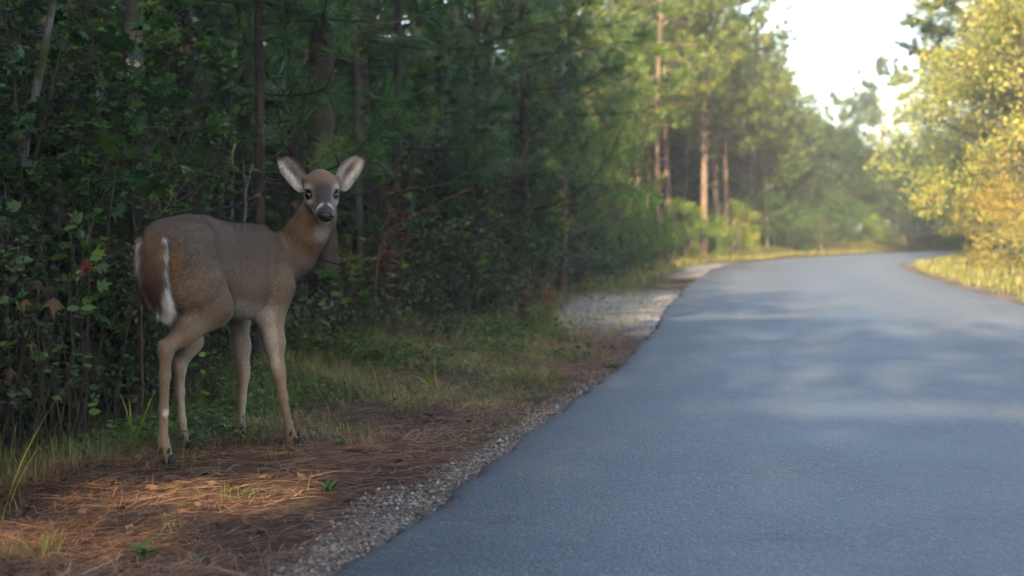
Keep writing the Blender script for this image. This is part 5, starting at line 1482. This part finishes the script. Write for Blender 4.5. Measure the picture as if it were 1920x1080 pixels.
def leaf_sapling(seed, base, tips, key, per, size, tint, label, bark=M_TWIG, name='sapling'):
    rng = np.random.default_rng(seed); base = np.asarray(base, float)
    root = obj(name, None, loc=base, label=label, category='sapling')
    mb = MB(); spots = []
    hub = np.array((0, 0, 0.0))
    for tip in tips:
        e = np.asarray(tip, float) - base; p = bend(hub, e, rng, 8, .06, .12)
        V, F = tube(p, np.linspace(.006, .0018, 8), 5); mb.add(V, F)
        for _ in range(per):
            u = rng.uniform(.45, 1.0) * 7; q = np.array([np.interp(u, np.arange(8), p[:, i]) for i in range(3)])
            d = nrm(rand_dirs(rng, 1, -.5, .3)[0] + nrm(e) * .6); q2 = q + d * rng.uniform(.02, .10)
            V, F = tube(np.stack([q, (q + q2) / 2, q2]), [.0016, .0013, .001], 3); mb.add(V, F)
            spots.append((q2, d))
    obj('stem', mb.build(name + '_stem', bark), root)
    for q, d in spots:
        g = rng.uniform(.75, 1.2)
        place_leaf(root, q, d + np.array((0, 0, -.3)), rng.normal(0, .35, 3) + np.array((.1, -.6, .8)), size * rng.uniform(.65, 1.15), (key, int(rng.integers(4))), (tint[0] * g, tint[1] * g, tint[2] * g))
    return root
def foot(px, Y):
    x, y = at_px(px, Y); return (x, y, float(ground_z(np.array([x]), np.array([y]))[0]))
leaf_sapling(801, foot(30, 6.35), [at(20, 390, 6.25), at(70, 430, 6.2), at(110, 400, 6.35), at(45, 480, 6.15), at(5, 440, 6.3), at(140, 455, 6.3)], 'oval', 9, .075, (1.2, 1.35, .9), 'sapling with large oval leaves at the left picture edge')
leaf_sapling(802, foot(150, 6.75), [at(140, 370, 6.7), at(175, 400, 6.65), at(110, 340, 6.75), at(200, 350, 6.8), at(165, 330, 6.7)], 'lobed', 9, .07, (1.2, 1.4, .75), 'fresh green lobed-leaved sapling left of the deer rump')
leaf_sapling(803, foot(265, 7.6), [at(250, 330, 7.5), at(230, 300, 7.5), at(275, 360, 7.5), at(325, 310, 7.55), at(250, 390, 7.45)], 'lobed', 8, .065, (1.5, 1.4, .6), 'yellow-green sapling in front of the patched trunk')
leaf_sapling(804, foot(120, 6.2), [at(60, 590, 6.15), at(110, 600, 6.1), at(130, 670, 6.1), at(160, 690, 6.15), at(190, 640, 6.15)], 'oval', 7, .05, (1.0, 1.3, 1.1), 'low oval-leaved seedling at the thicket foot left of the deer')
leaf_sapling(805, foot(395, 7.2), [at(380, 640, 7.1), at(415, 660, 7.05), at(400, 690, 7.0), at(425, 700, 7.05)], 'oval', 7, .05, (1.6, 1.7, .6), 'yellow-green seedling seen between the deer legs')
leaf_sapling(806, foot(650, 9.8), [at(640, 480, 9.6), at(700, 440, 9.7), at(670, 520, 9.6), at(620, 500, 9.7), at(740, 500, 9.7)], 'lobed', 9, .085, (1.0, 1.3, .7), 'green lobed-leaved sapling right of the deer neck')
leaf_sapling(807, foot(880, 13.5), [at(860, 420, 13.3), at(890, 450, 13.3), at(870, 490, 13.2), at(905, 400, 13.4), at(850, 380, 13.3)], 'lobed', 9, .10, (1.7, 1.9, .5), 'bright yellow-green sapling right of the slim grey trunk')
# maple seedling with red, rusty and orange leaves
ms = obj('maple_seedling', None, loc=foot(95, 6.05), label='maple seedling holding one red, one rusty and some orange leaves', category='sapling')
mb = MB(); b0 = np.array(foot(95, 6.05)); rng = np.random.default_rng(820)
for (px, py, Y, sz, key, lab) in [(162, 487, 5.9, .078, 0, 'red five-lobed leaf'), (100, 558, 5.85, .085, 1, 'rusty brown curled leaf'), (48, 560, 5.9, .06, 2, 'orange leaf'), (70, 530, 6.0, .06, 3, None), (20, 690, 5.9, .06, 3, None), (60, 640, 5.95, .045, 2, None)]:
    e = at(px, py, Y) - b0
    p = bend((0, 0, 0), e, rng, 7, .08, .1); V, F = tube(p, np.linspace(.004, .0012, 7), 4); mb.add(V, F)
    place_leaf(ms, e, (rng.normal(0, .5), -.5, -1), (rng.normal(0, .5), -1, .6), sz, ('maple', key), (.5, .46, .42), lab)
obj('stem', mb.build('maple_stem', M_TWIG), ms)

# ---- dead twigs and dry branches
def twig(pts, r, label, forks=2, seed=0, mat=M_TWIG, tint=(1, 1, 1), name='dead_twig'):
    rng = np.random.default_rng(900 + seed); P = np.array(pts, float); n = 12
    t = np.linspace(0, len(P) - 1, n); p = np.stack([np.interp(t, np.arange(len(P)), P[:, i]) for i in range(3)], 1)
    for _ in range(2): p[1:-1] = (p[:-2] + 2 * p[1:-1] + p[2:]) / 4
    p += rng.normal(0, r * .5, p.shape); o = p[0].copy(); mb = MB()
    V, F = tube(p - o, np.linspace(r, r * .35, n), 6); mb.add(V, F)
    for _ in range(forks):
        k = rng.integers(3, n - 1); d = nrm(p[k] - p[k - 1]); e = p[k] + nrm(d + rand_dirs(rng, 1)[0] * .8) * rng.uniform(.1, .3) * np.linalg.norm(P[-1] - P[0]) 
        V, F = tube(bend(p[k], e, rng, 5, .05) - o, np.linspace(r * .5, r * .2, 5), 5); mb.add(V, F)
    ob = obj(name, mb.build(name, mat), loc=o, label=label, category='twig'); ob.color = (*tint, 1)
    return ob
G = lambda px, Y: np.array(foot(px, Y))
twig([G(262, 6.6), at(262, 460, 6.5), at(300, 400, 6.45), at(352, 335, 6.5)], .007, 'bare twig slanting up right behind the deer rump', 2, 1, tint=(1.3, 1.1, .9))
twig([G(310, 7.2), at(306, 400, 7.1), at(288, 350, 7.1), at(268, 290, 7.1)], .004, 'thin curved twig crossing the patched trunk', 0, 2, tint=(1.6, 1.5, 1.3))
twig([G(350, 8.0), at(380, 388, 7.9), at(410, 340, 7.9), at(440, 280, 8.0)], .006, 'pale slanting twig rising behind the deer back', 1, 3, tint=(1.1, 1, .9))
twig([G(448, 8.4), at(455, 400, 8.4), at(462, 350, 8.4), at(475, 295, 8.4)], .012, 'slim pale stem spotted with lichen behind the deer back', 1, 4, M_PALEBARK, (.55, .55, .52))
twig([G(430, 8.9), at(433, 400, 8.9), at(436, 310, 8.9), at(438, 250, 8.9)], .013, 'dim straight stem left of the pale lichen stem', 0, 5, M_BARK)
twig([G(430, 7.6), at(445, 408, 7.5), at(470, 385, 7.5), at(490, 368, 7.5)], .004, 'short bare twig just above the deer back', 0, 6, tint=(1.5, 1.4, 1.3))
twig([at(252, 226, 7.86), at(280, 250, 7.6), at(318, 275, 7.5), at(355, 300, 7.4)], .0035, 'thin grey twig drooping right in front of the trunks', 0, 7, tint=(1.7, 1.6, 1.5))
twig([G(700, 10.0), at(705, 450, 9.9), at(760, 408, 9.9), at(880, 352, 9.9)], .008, 'long reddish bare branch slanting up right of the deer', 2, 8, tint=(1.7, 1.2, .9))
twig([at(608, 62, 9.86), at(660, 40, 9.6), at(700, 35, 9.5), at(735, 52, 9.4)], .008, 'bare curved branch near the top right of the thick trunk', 1, 9, tint=(1.4, 1.2, 1))
twig([at(850, 60, 14.56), at(810, 70, 14.2), at(770, 78, 14.0), at(735, 88, 13.9)], .010, 'reddish bare branch at the top above the slim trunks', 1, 10, tint=(2.0, 1.2, .8))
twig([G(575, 8.2), at(548, 668, 8.1), at(575, 690, 8.0), at(600, 705, 7.9)], .004, 'fallen twig beside the deer foreleg', 0, 11, tint=(1.5, 1.3, 1.1))
twig([G(780, 9.9), at(775, 682, 9.6), at(735, 660, 9.6), at(700, 632, 9.7)], .004, 'pale straight twig lying in the grass at the thicket foot', 0, 12, tint=(2.0, 1.8, 1.4))
twig([G(-20, 6.0), at(60, 560, 6.0), at(180, 495, 6.15), at(255, 455, 6.3)], .008, 'dark bare branch arching toward the deer tail', 2, 13, tint=(.6, .55, .5))
def lying(px0, py0, px1, py1, r, lab, seed, tint=(1.6, 1.2, .8), lift=.012, name='fallen_twig'):
    a, b = np.array(on_ground(px0, py0)), np.array(on_ground(px1, py1)); a[2] += lift; b[2] += lift
    twig([a, (a + b) / 2 + np.array((0, .01, .01)), b], r, lab, 0, seed, tint=tint, name=name)
lying(0, 918, 220, 925, .004, 'long orange stick lying across the left foreground', 30, (2.2, 1.5, .9))
lying(1447, 771, 1502, 770, .003, 'small brown twig lying alone on the asphalt', 31, (1.5, 1.1, .8), .034)
lying(200, 908, 228, 918, .006, 'short bark chip standing out of the straw', 32, (2.2, 1.5, .9))
lying(640, 852, 700, 862, .005, 'dark stick in front of the dry grass tuft', 33, (.8, .7, .6))
lying(500, 985, 610, 972, .003, 'orange needle bundle by the gravel', 34, (2.2, 1.3, .7))

# ---- coloured sprays in the background thicket
kind('sprayred', *shrub(850, H=1.4, rx=.30, stems=4, twigs=6, per=7, leaf=.07, tpl=LOBED, low=.55), M_TWIG, M_RED)
kind('sprayyellow', *shrub(851, H=2.2, rx=.45, stems=4, twigs=6, per=12, leaf=.10, tpl=LEAF4, low=.6), M_TWIG, M_GOLD)
kind('sprayrust', *shrub(852, H=1.0, rx=.25, stems=10, twigs=7, per=8, leaf=.05, low=.1), M_TWIG, M_DRY)
for px, Y, k, sc, tint, lab in [
    (742, 10.3, 'sprayred', .52, (.34, .28, .24), 'sapling with a few red leaves right of the deer'), (1092, 19.5, 'sprayyellow', .98, (1.2, 1.15, .8), 'sapling with a yellow leaf spray above the cedar'), (1068, 18.0, 'sprayyellow', .60, (1.2, 1.1, .8), 'smaller yellow-leaved sapling in front of the cedar'),
    (1205, 34, 'sprayred', 1.9, (.6, .6, .7), 'dull red shrub among the pine trunks'), (1885, 36, 'sprayred', 1.9, (1.4, 1.1, 1), 'red-leaved shrub glowing in the golden mass'), (1022, 13.2, 'sprayrust', .42, (.7, .5, .42), 'rusty dead weeds before the cedar foot'), (978, 12.0, 'sprayrust', .45, (.6, .55, .45), 'thin dry weed stalks left of the rusty ones'),
    (700, 10.8, 'sprayrust', 1.1, (.8, .7, .6), 'brown dead foliage low in the thicket right of the deer'), (668, 9.4, 'sprayyellow', .33, (.7, .5, .4), 'tiny sapling with orange leaves right of the deer chest')]:
    x, y = at_px(px, Y)
    plant('shrub', k, x, y, lab, 'shrub', rz(), sc, tint, None, parts=SH)

make_deer()

# ------------------------------------------------------------------ the hazy evening air
def build_haze(density):
    lo, hi = np.array((-310, -130, -1.6)), np.array((310, 410, 13.5))
    V = np.array([(x, y, z) for x in (lo[0], hi[0]) for y in (lo[1], hi[1]) for z in (lo[2], hi[2])])
    F = np.array([(0, 1, 3, 2), (4, 6, 7, 5), (0, 4, 5, 1), (2, 3, 7, 6), (0, 2, 6, 4), (1, 5, 7, 3)])
    m, nt, out = new_mat('haze_air')
    pv = nd(nt, 'ShaderNodeVolumePrincipled'); pv.inputs['Color'].default_value = (.93, .95, 1, 1); pv.inputs['Density'].default_value = density; pv.inputs['Anisotropy'].default_value = .2
    nt.links.new(pv.outputs[0], out.inputs['Volume'])
    obj('haze', mesh('haze', V, F, m, shade=False), kind='stuff', label='thin bright haze hanging in the evening air', category='haze')
if HAZE: build_haze(HAZE)
